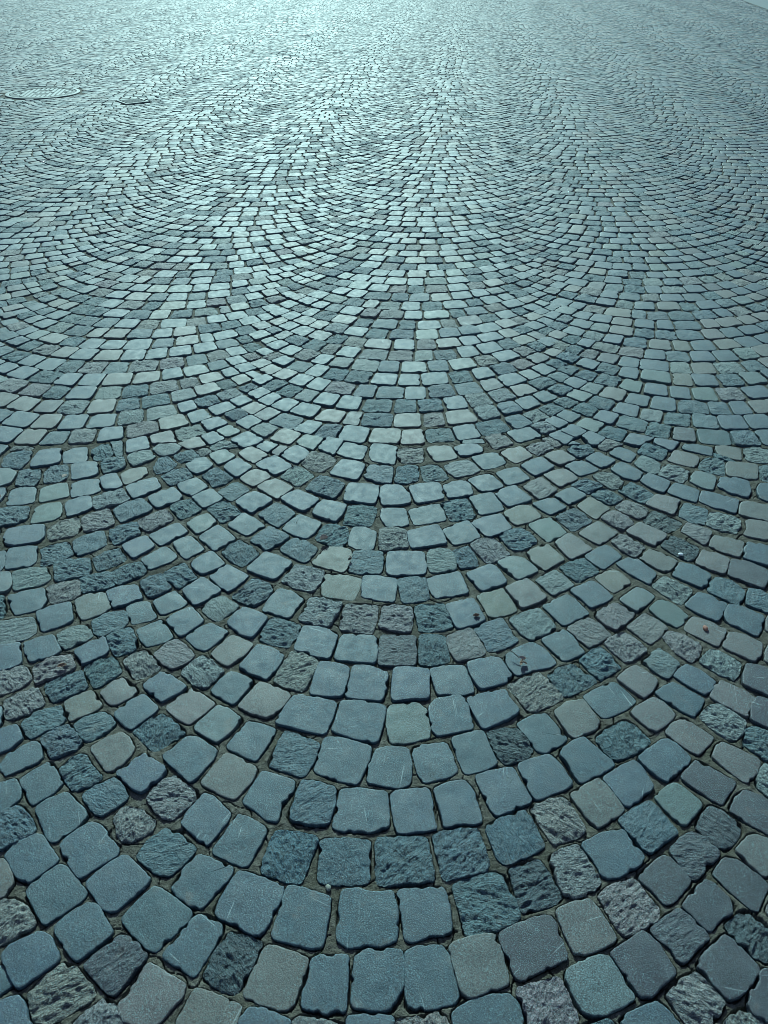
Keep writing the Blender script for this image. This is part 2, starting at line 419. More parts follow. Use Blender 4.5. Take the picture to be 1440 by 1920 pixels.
bs1 199 1550 215 1509 271 1528 298 1546 283 1601 268 1636 226 1620 185 1605;
bm1 49 1663 56 1615 113 1624 138 1636 133 1694 129 1731 89 1731 42 1719;
bs1 140 1679 154 1636 228 1647 259 1663 250 1711 237 1756 179 1739 134 1727;
bs1 282 1702 301 1667 353 1690 383 1706 367 1760 348 1794 306 1772 259 1747;
os1 299 1601 313 1554 365 1568 399 1587 382 1639 368 1680 323 1667 282 1647;
ps1 395 1636 413 1594 468 1620 496 1643 469 1694 449 1725 410 1706 374 1682;
bs1 241 1324 259 1289 326 1312 350 1330 334 1367 321 1403 273 1396 229 1380;
bs1 343 1367 361 1336 410 1355 451 1364 477 1380 448 1439 421 1456 372 1435 338 1406;
or1 356 1253 378 1214 443 1241 474 1261 443 1318 423 1346 371 1324 330 1303;
gm1 395 1490 422 1466 473 1493 502 1518 480 1564 464 1594 413 1575 367 1550;
gm1 496 1686 514 1651 559 1675 588 1694 566 1739 545 1764 512 1747 473 1719;
bs1 476 1426 499 1388 538 1406 564 1419 542 1479 519 1507 488 1490 451 1469;
bs1 505 1557 525 1523 578 1554 609 1575 583 1628 561 1653 519 1632 476 1605;
bs1 600 1632 621 1594 667 1620 697 1643 673 1690 650 1715 613 1694 572 1671;
pm1 556 1473 582 1437 620 1462 654 1490 631 1532 605 1559 570 1539 530 1511;
pm1 650 1525 674 1504 717 1543 746 1572 722 1601 701 1617 662 1598 623 1568;
pr1 649 1412 671 1383 712 1406 744 1432 716 1479 693 1500 661 1483 626 1456;
br1 562 1358 585 1319 623 1346 651 1364 630 1419 611 1442 575 1419 545 1393;
br1 459 1300 475 1263 533 1288 575 1318 545 1349 521 1375 485 1364 446 1339;
bs1 544 1230 564 1196 630 1224 664 1253 639 1294 620 1315 572 1294 528 1267;
pm1 732 1483 756 1449 793 1479 826 1514 803 1550 775 1572 745 1550 708 1518;
gs1 733 1605 758 1577 794 1613 825 1643 801 1675 779 1686 747 1659 712 1632;
os1 679 1694 704 1660 737 1682 769 1706 752 1743 730 1768 699 1756 662 1731;
br1 578 1743 607 1706 649 1735 682 1756 662 1794 645 1820 602 1807 559 1777;
bs1 767 1756 793 1727 823 1694 859 1747 832 1789 816 1815 789 1820 745 1794;
gs1 818 1546 849 1513 870 1528 901 1564 868 1609 843 1633 816 1613 793 1587;
pr1 820 1419 849 1385 874 1399 902 1445 858 1490 825 1500 799 1473;
gm1 741 1352 768 1327 787 1342 816 1380 794 1416 778 1435 746 1412 714 1387;
ps1 665 1285 687 1260 718 1288 741 1318 713 1355 693 1372 664 1355 630 1327;
bs1 821 1297 852 1270 875 1288 899 1318 864 1355 834 1376 809 1358 787 1336;
bs1 765 1224 799 1202 820 1224 844 1256 808 1288 778 1312 749 1297 719 1276;
ps1 900 1227 936 1199 955 1224 981 1264 944 1294 910 1319 889 1300 862 1264;
gr1 906 1349 944 1321 967 1342 988 1380 962 1409 927 1432 904 1416 875 1387;
gr1 858 1647 889 1607 920 1636 948 1671 910 1711 878 1731 856 1715 830 1690;
ps1 908 1473 944 1442 970 1473 994 1507 953 1543 914 1561 890 1536 871 1507;
bs1 936 1572 978 1541 1004 1568 1032 1609 998 1643 967 1663 937 1639 905 1605;
bs1 944 1711 984 1682 1005 1702 1030 1739 989 1781 952 1798 928 1768 909 1739;
bm1 1029 1639 1065 1610 1082 1620 1109 1671 1083 1711 1045 1731 1021 1711 996 1671;
bs1 1035 1511 1073 1481 1096 1507 1123 1561 1078 1598 1038 1610 1016 1579 1000 1543;
ps1 993 1412 1028 1387 1054 1409 1077 1456 1037 1490 1001 1497 980 1473 959 1439;
ds1 1127 1711 1172 1679 1194 1711 1218 1764 1169 1807 1121 1815 1098 1777 1085 1739;
bm0 1144 1575 1177 1579 1199 1632 1161 1671 1127 1682 1108 1647 1091 1605;
ds1 1004 1279 1029 1259 1067 1282 1093 1330 1040 1367 1004 1377 984 1349 965 1306;
ps0 1111 1374 1128 1426 1096 1452 1076 1426 1057 1387;
ps0 1159 1486 1183 1543 1146 1568 1128 1550 1106 1500;
br0 -1448 2343 -1374 2333 -1363 2393 -1375 2456 -1433 2456 -1467 2424;
bs1 -1336 2343 -1250 2363 -1240 2383 -1267 2472 -1342 2461 -1355 2424 -1346 2363;
bs0 -1223 2368 -1163 2373 -1139 2388 -1170 2484 -1220 2477 -1250 2445;
br0 -1112 2391 -1068 2398 -1053 2435 -1086 2498 -1119 2509 -1144 2456;
gm0 -970 2373 -951 2353 -891 2398 -885 2419 -920 2466 -977 2440 -993 2414;
br0 -1049 2303 -1007 2323 -982 2353 -1011 2419 -1070 2403 -1086 2373;
ps0 -966 2255 -949 2232 -904 2270 -884 2299 -904 2345 -959 2333 -986 2299;
bs0 -1154 2260 -1100 2279 -1071 2299 -1098 2375 -1153 2378 -1189 2358;
br0 -1250 2237 -1195 2251 -1177 2279 -1202 2355 -1258 2353 -1276 2318;
br0 -1348 2223 -1277 2223 -1277 2251 -1294 2328 -1340 2333 -1372 2328 -1358 2255;
gs0 -1427 2218 -1406 2218 -1372 2241 -1377 2308 -1419 2333 -1473 2328;
bs0 -1390 2128 -1367 2123 -1367 2181 -1381 2204 -1420 2199;
bs1 -1283 2110 -1246 2123 -1271 2213 -1319 2218 -1355 2199 -1337 2106;
gs0 -1219 2121 -1164 2145 -1132 2159 -1167 2241 -1210 2232 -1249 2204 -1228 2132;
bs1 -1120 2150 -1055 2172 -1031 2195 -1058 2270 -1116 2260 -1146 2237 -1133 2181;
bs0 -1034 2227 -1013 2199 -973 2204 -957 2223 -1004 2303 -1038 2294 -1054 2274;
bs0 -916 2172 -893 2145 -826 2199 -817 2218 -850 2276 -904 2251 -945 2218;
br0 -851 2301 -805 2318 -789 2363 -839 2419 -867 2403 -870 2333;
br0 -807 2255 -781 2225 -731 2260 -714 2284 -747 2335 -800 2323 -831 2289;
gm0 -862 2419 -814 2435 -795 2482 -830 2509 -894 2504 -908 2466;
br0 -778 2375 -735 2388 -712 2414 -751 2466 -788 2450 -816 2419;
bs0 -727 2318 -700 2299 -667 2328 -650 2358 -691 2409 -730 2388 -754 2358;
bs0 -733 2190 -694 2159 -659 2199 -644 2218 -693 2274 -730 2255 -761 2232;
bs0 -825 2119 -800 2090 -735 2128 -720 2150 -767 2211 -812 2186 -846 2150;
bm1 -928 2042 -903 2009 -826 2067 -815 2089 -866 2145 -918 2119 -951 2080;
gr1 -1026 2102 -1011 2080 -924 2123 -912 2145 -952 2204 -1004 2181 -1043 2150;
bs0 -1099 2038 -1049 2067 -1027 2093 -1056 2159 -1100 2145 -1131 2119;
gs1 -1209 2003 -1142 2021 -1121 2050 -1148 2123 -1204 2110 -1226 2084 -1213 2013;
br1 -1334 1993 -1311 1985 -1261 2001 -1235 2025 -1251 2095 -1304 2097 -1372 2084;
bs1 -1253 1891 -1220 1883 -1149 1902 -1139 1929 -1162 1993 -1225 1985 -1274 1969 -1273 1925;
pr1 -1127 1929 -1109 1914 -1042 1937 -1027 1969 -1059 2034 -1117 2009 -1141 1969;
pr1 -1030 1993 -1010 1954 -945 1981 -923 2001 -966 2084 -1012 2067 -1046 2034;
br1 -913 1921 -889 1887 -849 1921 -820 1945 -848 2013 -897 1989 -931 1957;
pr1 -821 1977 -794 1959 -743 2001 -726 2025 -764 2080 -815 2046 -847 2009;
bs1 -754 1898 -736 1883 -683 1933 -663 1957 -708 2005 -756 1969 -788 1937;
br0 -724 2055 -703 2025 -658 2059 -641 2080 -696 2141 -735 2128 -757 2102;
bs0 -662 1839 -638 1817 -607 1850 -591 1868 -648 1933 -675 1921 -700 1898;
bs1 -763 1788 -746 1767 -688 1802 -670 1828 -720 1879 -752 1850 -785 1817;
bs0 -829 1839 -809 1817 -769 1861 -757 1879 -797 1933 -832 1914 -865 1883;
br1 -924 1788 -903 1756 -844 1799 -834 1820 -874 1872 -908 1853 -942 1820;
bm1 -1015 1861 -995 1831 -932 1868 -917 1891 -950 1962 -1002 1937 -1035 1906;
br1 -1109 1831 -1095 1781 -1034 1809 -1010 1839 -1052 1906 -1096 1891 -1129 1868;
bs1 -1203 1767 -1133 1781 -1120 1802 -1144 1882 -1190 1879 -1232 1868 -1227 1831;
bs0 -1238 1760 -1219 1760 -1216 1788 -1239 1857 -1277 1853;
br1 -1027 1711 -946 1735 -925 1747 -953 1820 -1022 1811 -1060 1798;
br1 -827 1698 -762 1739 -750 1756 -785 1804 -830 1781 -871 1747;
gs0 -628 1945 -596 1977 -574 2009 -616 2057 -653 2034 -677 2001;
bs0 -660 2119 -635 2089 -592 2123 -577 2145 -627 2201 -661 2181 -690 2150;
bs1 -594 1760 -571 1743 -530 1774 -510 1795 -564 1855 -593 1831 -622 1795;
br1 -493 1806 -453 1781 -427 1809 -407 1846 -447 1887 -486 1915 -507 1891 -531 1850;
bs1 -389 1739 -344 1721 -316 1760 -296 1802 -353 1835 -389 1850 -412 1809 -438 1770;
bs1 -585 1891 -555 1857 -516 1891 -496 1918 -533 1961 -566 1991 -593 1961 -619 1925;
bs1 -498 1961 -459 1937 -429 1969 -406 1989 -453 2034 -490 2061 -509 2034 -534 1993;
bm1 -412 1883 -385 1861 -341 1902 -317 1929 -352 1961 -390 1982 -417 1953 -446 1910;
bm1 -294 1824 -254 1800 -232 1831 -218 1868 -263 1910 -299 1925 -322 1906 -342 1868;
bs1 -305 1941 -258 1918 -232 1957 -215 2005 -257 2030 -295 2052 -323 2017 -349 1977;
bm1 -399 2013 -360 1981 -329 2025 -309 2059 -352 2102 -386 2119 -408 2089 -437 2050;
br1 -588 2042 -556 2005 -525 2034 -498 2063 -536 2102 -567 2135 -596 2115 -621 2084;
bs1 -494 2084 -462 2061 -425 2097 -397 2132 -433 2163 -468 2183 -497 2163 -529 2123;
bm0 -577 2159 -545 2130 -513 2163 -489 2195 -518 2227 -548 2249 -576 2218 -602 2186;
br0 -648 2255 -625 2218 -585 2241 -561 2270 -597 2308 -633 2343 -660 2318 -678 2284;
bs0 -576 2303 -547 2277 -519 2313 -501 2343 -528 2373 -561 2401 -586 2378 -607 2343;
gs0 -657 2398 -631 2363 -599 2388 -575 2419 -623 2466 -650 2456 -680 2429;
ps0 -532 2398 -496 2368 -474 2393 -451 2424 -482 2456 -521 2485 -543 2472 -567 2440;
ps0 -509 2241 -476 2218 -445 2251 -421 2279 -447 2313 -478 2336 -508 2313 -535 2270;
ps0 -424 2177 -380 2141 -355 2177 -331 2209 -367 2241 -408 2267 -438 2246 -464 2213;
bs0 -448 2323 -405 2289 -375 2318 -345 2353 -389 2393 -427 2426 -458 2398 -488 2358;
bs0 -366 2393 -332 2368 -309 2398 -291 2445 -316 2477 -347 2498 -379 2466 -401 2424;
gr0 -351 2251 -316 2220 -286 2255 -260 2289 -298 2328 -336 2353 -359 2323 -385 2279;
pr1 -275 2328 -235 2313 -204 2353 -181 2398 -232 2440 -279 2453 -299 2414 -318 2363;
bs1 -332 2106 -284 2067 -253 2102 -232 2141 -274 2172 -314 2197 -344 2177 -370 2145;
br1 -231 2172 -179 2145 -157 2190 -146 2241 -194 2270 -239 2291 -269 2246 -287 2204;
bs1 -212 2034 -167 2011 -146 2050 -132 2106 -175 2123 -221 2135 -237 2102 -249 2059;
bs1 -150 2279 -100 2257 -82 2313 -72 2363 -115 2388 -161 2398 -182 2358 -204 2303;
bs0 -138 2409 -87 2395 -73 2435 -67 2488 -107 2509 -155 2520 -170 2477 -185 2440;
bs1 -44 2388 -7 2373 38 2363 46 2414 51 2488 -1 2504 -42 2509 -54 2477 -56 2419;
bm1 -28 2246 26 2238 32 2294 33 2348 -12 2358 -52 2363 -65 2323 -76 2279;
bs1 -96 2123 -33 2112 -22 2163 -18 2225 -72 2232 -127 2237 -138 2190 -144 2132;
br1 -92 1989 -47 1989 -32 2034 -27 2091 -69 2106 -122 2106 -130 2059 -141 2001;
br1 -187 1887 -133 1879 -122 1921 -122 1969 -158 1993 -199 2001 -217 1961 -229 1921;
bs1 -84 1864 -37 1864 -30 1906 -26 1957 -67 1982 -105 1981 -116 1937 -117 1887;
os1 -175 1767 -128 1753 -104 1817 -108 1864 -143 1876 -184 1879 -209 1839 -232 1795;
bm1 -62 1746 -10 1749 -3 1802 -6 1853 -54 1857 -98 1853 -106 1802 -115 1756;
bs1 -6 2106 57 2106 93 2119 90 2181 59 2225 2 2227 -12 2209 -14 2145;
bs1 9 1981 60 1985 84 1997 75 2084 30 2086 -9 2084 -11 2034;
pr1 -15 1862 38 1867 80 1876 76 1914 72 1973 24 1977 -14 1973 -16 1921;
bs1 22 1738 78 1739 130 1746 136 1795 130 1852 62 1855 14 1850 9 1809 8 1753;
gm1 149 1753 192 1756 230 1767 230 1802 220 1861 184 1868 150 1861 141 1839 139 1788;
br0 233 1809 245 1774 278 1777 303 1788 294 1846 278 1885 248 1872 222 1853;
bs1 83 1906 92 1870 161 1883 208 1895 197 1953 184 1993 130 1977 78 1957;
bs1 96 2025 105 1993 167 2005 214 2021 207 2076 194 2115 140 2097 86 2076;
bs1 103 2163 115 2115 173 2128 214 2145 212 2199 201 2241 141 2237 91 2218;
br0 46 2303 40 2246 75 2237 125 2251 129 2303 128 2353 89 2355 52 2343;
br0 143 2294 147 2249 207 2255 241 2270 227 2313 205 2358 168 2358 139 2343;
pr0 53 2424 67 2378 101 2371 146 2378 154 2424 150 2477 92 2477 57 2466;
ps0 180 2424 198 2380 255 2393 285 2409 262 2488 204 2493 168 2472;
bs0 297 2416 362 2435 391 2461 369 2509 310 2504 276 2477;
gm1 243 2303 269 2273 326 2294 361 2318 344 2363 324 2395 266 2378 227 2353;
bs0 355 2368 377 2328 426 2343 466 2371 454 2409 438 2445 384 2429 337 2409;
ps0 478 2398 503 2371 540 2393 574 2419 556 2461 534 2488 488 2472 455 2445;
pr0 572 2450 597 2426 636 2450 670 2482 642 2520 594 2515 554 2482;
bs0 227 2147 281 2154 322 2168 316 2218 306 2257 256 2246 215 2227;
bs0 331 2227 351 2190 392 2195 438 2220 417 2265 399 2305 353 2289 311 2265;
bs0 438 2260 453 2225 507 2246 541 2270 522 2308 505 2343 458 2328 420 2303;
bs0 540 2318 563 2286 613 2318 646 2348 626 2378 605 2409 562 2388 520 2353;
ps0 642 2388 668 2358 703 2378 738 2398 718 2429 695 2461 652 2445 619 2419;
bs1 321 2102 334 2049 382 2063 423 2080 407 2136 391 2181 346 2168 306 2150;
bs1 417 2136 438 2095 488 2115 528 2136 503 2181 480 2223 436 2204 400 2172;
br1 217 2067 229 2017 285 2021 318 2038 307 2093 296 2141 242 2132 202 2119;
os1 433 2017 452 1990 503 2009 546 2038 529 2076 508 2108 458 2089 418 2059;
bs1 321 1969 347 1927 394 1949 435 1977 420 2017 408 2059 349 2038 297 2009;
bs1 213 1929 232 1889 280 1902 323 1925 307 1977 290 2019 243 1997 199 1969;
pr1 312 1831 332 1797 378 1817 412 1839 386 1887 362 1927 320 1914 284 1891;
br1 399 1906 413 1868 441 1857 478 1876 512 1906 493 1945 468 1977 421 1961 387 1937;
gs1 518 1945 544 1902 580 1925 617 1949 597 1993 579 2035 530 2017 493 1993;
pm0 530 2181 555 2139 591 2163 630 2195 610 2237 584 2276 546 2251 509 2218;
ps0 618 2251 644 2216 688 2246 720 2270 705 2303 683 2333 635 2318 596 2294;
bs0 551 2080 577 2050 612 2072 642 2091 626 2119 605 2147 565 2132 525 2110;
gs1 393 1753 419 1719 462 1743 489 1763 459 1813 423 1831 393 1824 365 1802;
os1 477 1809 491 1774 512 1763 545 1788 583 1813 562 1853 541 1889 502 1872 464 1850;
br0 731 2440 751 2409 786 2424 821 2456 806 2504 752 2498 719 2466;
bs0 904 2403 940 2376 961 2403 981 2435 960 2466 924 2484 904 2472 878 2440;
bs0 799 2368 826 2338 860 2363 888 2388 862 2419 834 2447 807 2429 776 2398;
bs0 707 2318 731 2284 775 2308 810 2328 787 2363 760 2398 722 2378 685 2348;
pr0 802 2232 834 2197 858 2218 887 2251 865 2289 835 2318 807 2303 779 2284;
bs0 889 2274 930 2255 948 2270 971 2299 940 2343 908 2375 881 2358 855 2328;
gm0 978 2318 1017 2299 1034 2318 1053 2363 1028 2398 1000 2419 977 2398 953 2363;
br0 1017 2419 1060 2388 1084 2414 1111 2456 1083 2488 1042 2509 1011 2482 987 2445;
ps0 1130 2358 1177 2338 1195 2368 1217 2409 1179 2440 1139 2461 1115 2429 1088 2388;
bs0 1231 2440 1271 2424 1292 2482 1240 2504 1195 2509 1170 2472;
ps0 1329 2409 1373 2391 1400 2477 1356 2498 1310 2493 1290 2445;
gr0 1401 2388 1435 2373 1480 2373 1518 2466 1463 2488 1415 2477 1394 2414;
br0 1229 2303 1269 2289 1304 2388 1276 2405 1236 2403 1211 2373 1189 2333;
ps1 1282 2289 1339 2270 1384 2265 1418 2353 1355 2373 1312 2378 1290 2333;
br0 1398 2260 1419 2251 1465 2255 1497 2333 1451 2358 1422 2348 1406 2294;
gr0 1058 2270 1099 2241 1124 2270 1152 2313 1119 2343 1081 2365 1058 2343 1024 2294;
gs0 1155 2213 1192 2195 1211 2227 1235 2279 1207 2303 1173 2318 1150 2289 1126 2251;
bs1 1259 2172 1309 2150 1329 2190 1343 2246 1300 2270 1252 2274 1236 2251 1220 2213;
bs0 1369 2128 1422 2128 1456 2209 1413 2237 1382 2241 1361 2209 1343 2150;
bs0 975 2209 1009 2179 1031 2209 1054 2246 1022 2279 988 2303 968 2284 947 2251;
br0 709 2204 737 2174 772 2199 802 2223 777 2246 752 2267 719 2255 687 2227;
bs0 634 2136 655 2110 695 2136 728 2163 706 2190 684 2213 653 2195 615 2163;
br0 773 2132 801 2106 829 2123 853 2145 832 2177 801 2204 776 2190 747 2168;
br0 884 2150 922 2116 949 2136 973 2168 942 2209 907 2241 881 2223 851 2190;
bs0 1068 2145 1108 2121 1125 2150 1142 2190 1107 2218 1070 2238 1051 2218 1026 2181;
bs1 1169 2084 1224 2057 1245 2093 1266 2136 1205 2172 1156 2192 1138 2163 1123 2128;
ps0 964 2080 1004 2049 1028 2084 1055 2128 1022 2150 984 2168 957 2145 926 2110;
pr0 844 2059 880 2028 908 2046 928 2076 900 2110 870 2136 839 2119 814 2093;
os0 701 2067 731 2025 762 2059 795 2089 767 2128 739 2157 715 2132 682 2102;
br1 614 1993 638 1958 679 1985 716 2013 693 2055 669 2086 634 2067 595 2038;
pr0 778 1997 806 1969 834 1981 858 2009 836 2046 807 2076 777 2059 751 2034;
dr1 924 1977 962 1953 987 1969 1024 2005 984 2042 945 2076 921 2055 894 2021;
bm1 1056 2009 1094 1993 1112 2025 1134 2076 1102 2102 1071 2121 1044 2084 1023 2042;
gr1 1142 1965 1187 1950 1211 1981 1230 2025 1184 2055 1147 2067 1120 2034 1101 1993;
ps1 1278 2030 1322 2013 1346 2009 1384 2089 1318 2119 1275 2130 1255 2097 1237 2050;
ps0 1262 1914 1308 1906 1346 1997 1266 2025 1243 2013 1235 1973 1208 1941;
pm0 1032 1921 1059 1885 1085 1918 1105 1957 1073 1985 1042 2005 1023 1985 1004 1957;
ps1 857 1914 892 1882 917 1902 951 1937 913 1973 876 2005 851 1985 818 1957;
ps1 683 1914 714 1887 749 1918 790 1953 760 1985 736 2013 693 1981 655 1945;
ps1 583 1853 602 1815 643 1839 683 1864 653 1910 625 1945 597 1929 567 1898;
pr0 779 1861 811 1828 833 1846 861 1876 832 1914 805 1945 781 1929 756 1906;
dr1 943 1842 984 1804 1012 1831 1038 1872 1002 1906 966 1933 939 1910 914 1883;
ps1 1110 1850 1151 1828 1171 1857 1196 1906 1153 1925 1113 1939 1091 1914 1073 1876;
bs1 1190 1806 1229 1784 1259 1788 1293 1868 1243 1891 1207 1900 1185 1868 1164 1824;
bs1 672 1795 696 1767 735 1799 771 1828 755 1861 734 1887 691 1861 651 1831;
ps1 856 1788 888 1753 911 1767 947 1806 912 1835 878 1868 854 1850 826 1820;
ps1 1033 1767 1073 1746 1093 1774 1114 1813 1084 1842 1046 1861 1024 1831 1000 1795'''
SPECIAL = {}

# ------------------------------------------------------------------ the stones that can be told apart
CLS = 'bs bm br ds dm dr ps pm pr gs gm gr os or'.split()
def load():
    out = []
    for row in DATA.strip().split(';'):
        t = row.split()
        p = np.array(t[1:], float).reshape(-1, 2) / 1000.0
        out.append((t[0][:2], int(t[0][2:]), p))
    return out
STONES = load()

def area(p):
    x, y = p[:, 0], p[:, 1]
    return .5 * np.sum(x * np.roll(y, -1) - np.roll(x, -1) * y)

TINT = {'b': (.004, .042, .058), 'd': (.003, .019, .028), 'p': (.068, .062, .058), 'g': (.052, .074, .072), 'o': (.068, .064, .052)}
def tint_for(c, r, tex='s'):
    t = np.array(TINT[c]) * FRESH[tex]
    t = t + (t.mean() - t) * GREY[tex] * (1 + r.normal(0, .10))
    t = t * (1 + r.normal(0, .035, 3))
    return np.clip(t, .02, .6)
FRESH = {'s': 1.0, 'm': 1.2, 'r': 1.9}           # cleft faces are less polished and paler
GREY = {'s': 0.0, 'm': .2, 'r': .5}
RGH = {'s': .06, 'm': .48, 'r': 1.0}

def chaikin(p, n, q=.22):
    for _ in range(n):
        a = p * (1 - q) + np.roll(p, -1, 0) * q
        b = p * q + np.roll(p, -1, 0) * (1 - q)
        p = np.stack([a, b], 1).reshape(-1, 2)
    return p

def resample(p, m):
    q = np.vstack([p, p[:1]])
    s = np.concatenate([[0], np.cumsum(np.linalg.norm(np.diff(q, axis=0), axis=1))])
    t = np.linspace(0, s[-1], m, endpoint=False)
    return np.stack([np.interp(t, s, q[:, 0]), np.interp(t, s, q[:, 1])], 1)

def stone_shape(p, tex, seed, m=72, grow=.0033, fr=(.93, .86, .79, .72, .65, .58, .51, .44, .37, .3, .23, .16, .09)):
    """one worn or cleft sett: outline p (about its own centre), returns verts, quads, tris, side flag"""
    r = np.random.default_rng(seed)
    k = {'s': 0.0, 'm': .45, 'r': 1.0}[tex]
    o = resample(chaikin(p, 2, .10), m)
    ang = r.uniform(0, 6.28)
    # ragged edge
    nrm = np.stack([np.roll(o, -1, 0)[:, 1] - np.roll(o, 1, 0)[:, 1], -(np.roll(o, -1, 0)[:, 0] - np.roll(o, 1, 0)[:, 0])], 1)
    nrm /= np.linalg.norm(nrm, axis=1)[:, None] + 1e-9
    j = fbm(o[:, 0] * 75 + seed * 3.7, o[:, 1] * 75 + seed * 1.3, seed, 3)
    j2 = fbm(o[:, 0] * 260 + seed, o[:, 1] * 260, seed + 5, 2)
    chip = np.clip(fbm(o[:, 0] * 40 + 9 + seed, o[:, 1] * 40, seed + 9, 2) - .28, 0, 1) * .014
    o = o + nrm * (grow + j * (.0018 + .0012 * k) + j2 * (.0007 + .0008 * k) - chip)[:, None]
    L = np.linalg.norm(o, axis=1)
    U = o / L[:, None]
    wear = (1.0 + .6 * fbm(U[:, 0] * 2 + seed, U[:, 1] * 2, seed + 3, 2))
    rings = [(-.0003, -.024), (0, -.0045), (.0003, -.0018), (.0009, -.0006), (.0019, -.0001), (.0040, 0.0)]
    P = []; Z = []
    for ins, z in rings:
        P.append(o - U * np.minimum(ins * wear, L * .3)[:, None]); Z.append(z * (wear if z > -.007 and z < 0 else 1) * np.ones(m))
    base = P[-1]
    for f in fr:
        P.append(base * f); Z.append(np.zeros(m))
    P = np.vstack(P + [np.zeros((1, 2))]); Z = np.concatenate(Z + [np.zeros(1)])
    nr = len(rings) + len(fr)
    top = np.concatenate([np.repeat([0, .05, .45, .8, 1, 1] + [1] * len(fr), m), [1]])
    ca, sa = math.cos(ang), math.sin(ang)
    X = P[:, 0] * ca + P[:, 1] * sa; Y = -P[:, 0] * sa + P[:, 1] * ca
    R = np.sqrt(np.abs(area(p)) / np.pi)
    rr = np.linalg.norm(P, axis=1) / R
    z = Z + top * (.0009 * (1 - np.clip(rr, 0, 1) ** 2))                        # foot-worn crown
    z += top * fbm(X * 22 + seed, Y * 22, seed + 21, 2) * (.0011 + .0022 * k)
    if k:
        rid = 1 - np.abs(fbm(X * 26 + seed, Y * 70 + 5, seed + 31, 3)) * 2      # cleft ridges run one way
        z += top * k * (rid - .45) * .0040
        z += top * k * fbm(X * 170, Y * 210 + seed, seed + 41, 2) * .0024
        z -= top * k * .0014 * np.clip(rr - .55, 0, 1) * 3
    tilt = r.normal(0, .012, 2)
    z += (P[:, 0] * tilt[0] + P[:, 1] * tilt[1])
    z += r.normal(.0088, .0013)
    V = np.stack([P[:, 0], P[:, 1], z], 1)
    i = np.arange(m); i2 = (i + 1) % m
    Q = np.concatenate([np.stack([a * m + i, a * m + i2, (a + 1) * m + i2, (a + 1) * m + i], 1) for a in range(nr - 1)])
    T = np.stack([(nr - 1) * m + i, (nr - 1) * m + i2, np.full(m, nr * m)], 1)
    sp = np.stack([X + r.uniform(-20, 20), Y + r.uniform(-20, 20), z + r.uniform(-9, 9)], 1)
    return V, Q, T, sp

ORD = 'zeroth first second third fourth fifth sixth seventh eighth ninth tenth eleventh twelfth thirteenth fourteenth fifteenth sixteenth seventeenth eighteenth nineteenth twentieth'.split()
ORD += ['twenty-' + x for x in ORD[1:10]] + ['thirtieth']

# lanes of segmental arcs: axis line, lane width, pitch of the courses
LANE_W, PITCH_V = 1.40, 0.1213
ARC_R = LANE_W / 2 / math.sin(math.radians(45))
V0 = 2.4375
def axis_x(y):
    return -.045 + .034 * y + .062 * .9 * np.logaddexp(0, (y - 3.0) / .9)
def arc(u):
    u = np.clip(u, -LANE_W / 2, LANE_W / 2)
    return ARC_R - np.sqrt(ARC_R ** 2 - u ** 2)

LOOK_T = {'s': 'smooth', 'm': 'uneven', 'r': 'rough'}
LOOK_C = {'b': 'teal', 'd': 'dark slate-blue', 'p': 'pinkish-grey', 'g': 'pale grey', 'o': 'olive-grey'}
cent = np.array([p.mean(0) for _, _, p in STONES])
lane = np.round((cent[:, 0] - axis_x(cent[:, 1])) / LANE_W).astype(int)
uu = cent[:, 0] - axis_x(cent[:, 1]) - lane * LANE_W
course = np.round((cent[:, 1] - arc(uu) - V0) / PITCH_V).astype(int)
keep = [i for i, s in enumerate(STONES) if s[1] == 1]
FAN = {-1: 'left', 0: 'middle', 1: 'right'}
LABEL = {}
for ln in set(lane[keep]):
    cs = sorted({course[i] for i in keep if lane[i] == ln})
    for ci, c in enumerate(cs):
        mem = sorted([i for i in keep if lane[i] == ln and course[i] == c], key=lambda i: uu[i])
        for q, i in enumerate(mem):
            ck = STONES[i][0]
            look = LOOK_T[ck[1]] + ' ' + LOOK_C[ck[0]]
            if ln == 0:
                LABEL[i] = f"{look} cobblestone, {ORD[q + 1]} from left in the {ORD[ci + 1]} lowest arc of the middle fan"
            else:
                LABEL[i] = f"{look} cobblestone, {ORD[q + 1]} from left in the {ORD[ci + 1]} lowest arc of the {FAN[ln]} fan"
for (x, y), lab in SPECIAL.items():
    d = np.hypot(cent[:, 0] - x, cent[:, 1] - y)
    i = int(np.argmin(d))
    if i in LABEL and d[i] < .05: LABEL[i] = lab

rest_V, rest_P4, rest_P3, rest_A = [], [], [], []
nv = 0
def add_rest(V, Q, T, tint, rgh, stain, sp):
    global nv
    n = len(V)
    rest_V.append(V); rest_P4.append(Q + nv)
    if len(T): rest_P3.append(T + nv)
    rest_A.append((np.broadcast_to(np.append(tint, 1.0), (n, 4)), np.full(n, rgh), np.full(n, stain), sp))
    nv += n

for i, (ck, ind, p) in enumerate(STONES):
    c = cent[i]
    r = np.random.default_rng(100 + i)
    m = 96 if c[1] < 1.3 else (72 if ind else 48)
    V, Q, T, sp = stone_shape(p - c, ck[1], 100 + i, m)
    tint = tint_for(ck[0], r, ck[1]); rg = RGH[ck[1]]; stn = float(r.random() < .35) * r.uniform(.4, 1)
    if ind:
        n = len(V)
        me = mesh_from('cobblestone', V, [Q, T], dict(tint=np.broadcast_to(np.append(tint, 1.0), (n, 4)), rough=np.full(n, rg), stain=np.full(n, stn), sp=sp))
        o = link('cobblestone', me, M_STONE, (c[0], c[1], 0))
        tag(o, LABEL[i], 'cobblestone', 'cobblestones laid in fan-shaped arcs')
    else:
        add_rest(V + [c[0], c[1], 0], Q, T, tint, rg, stn, sp)

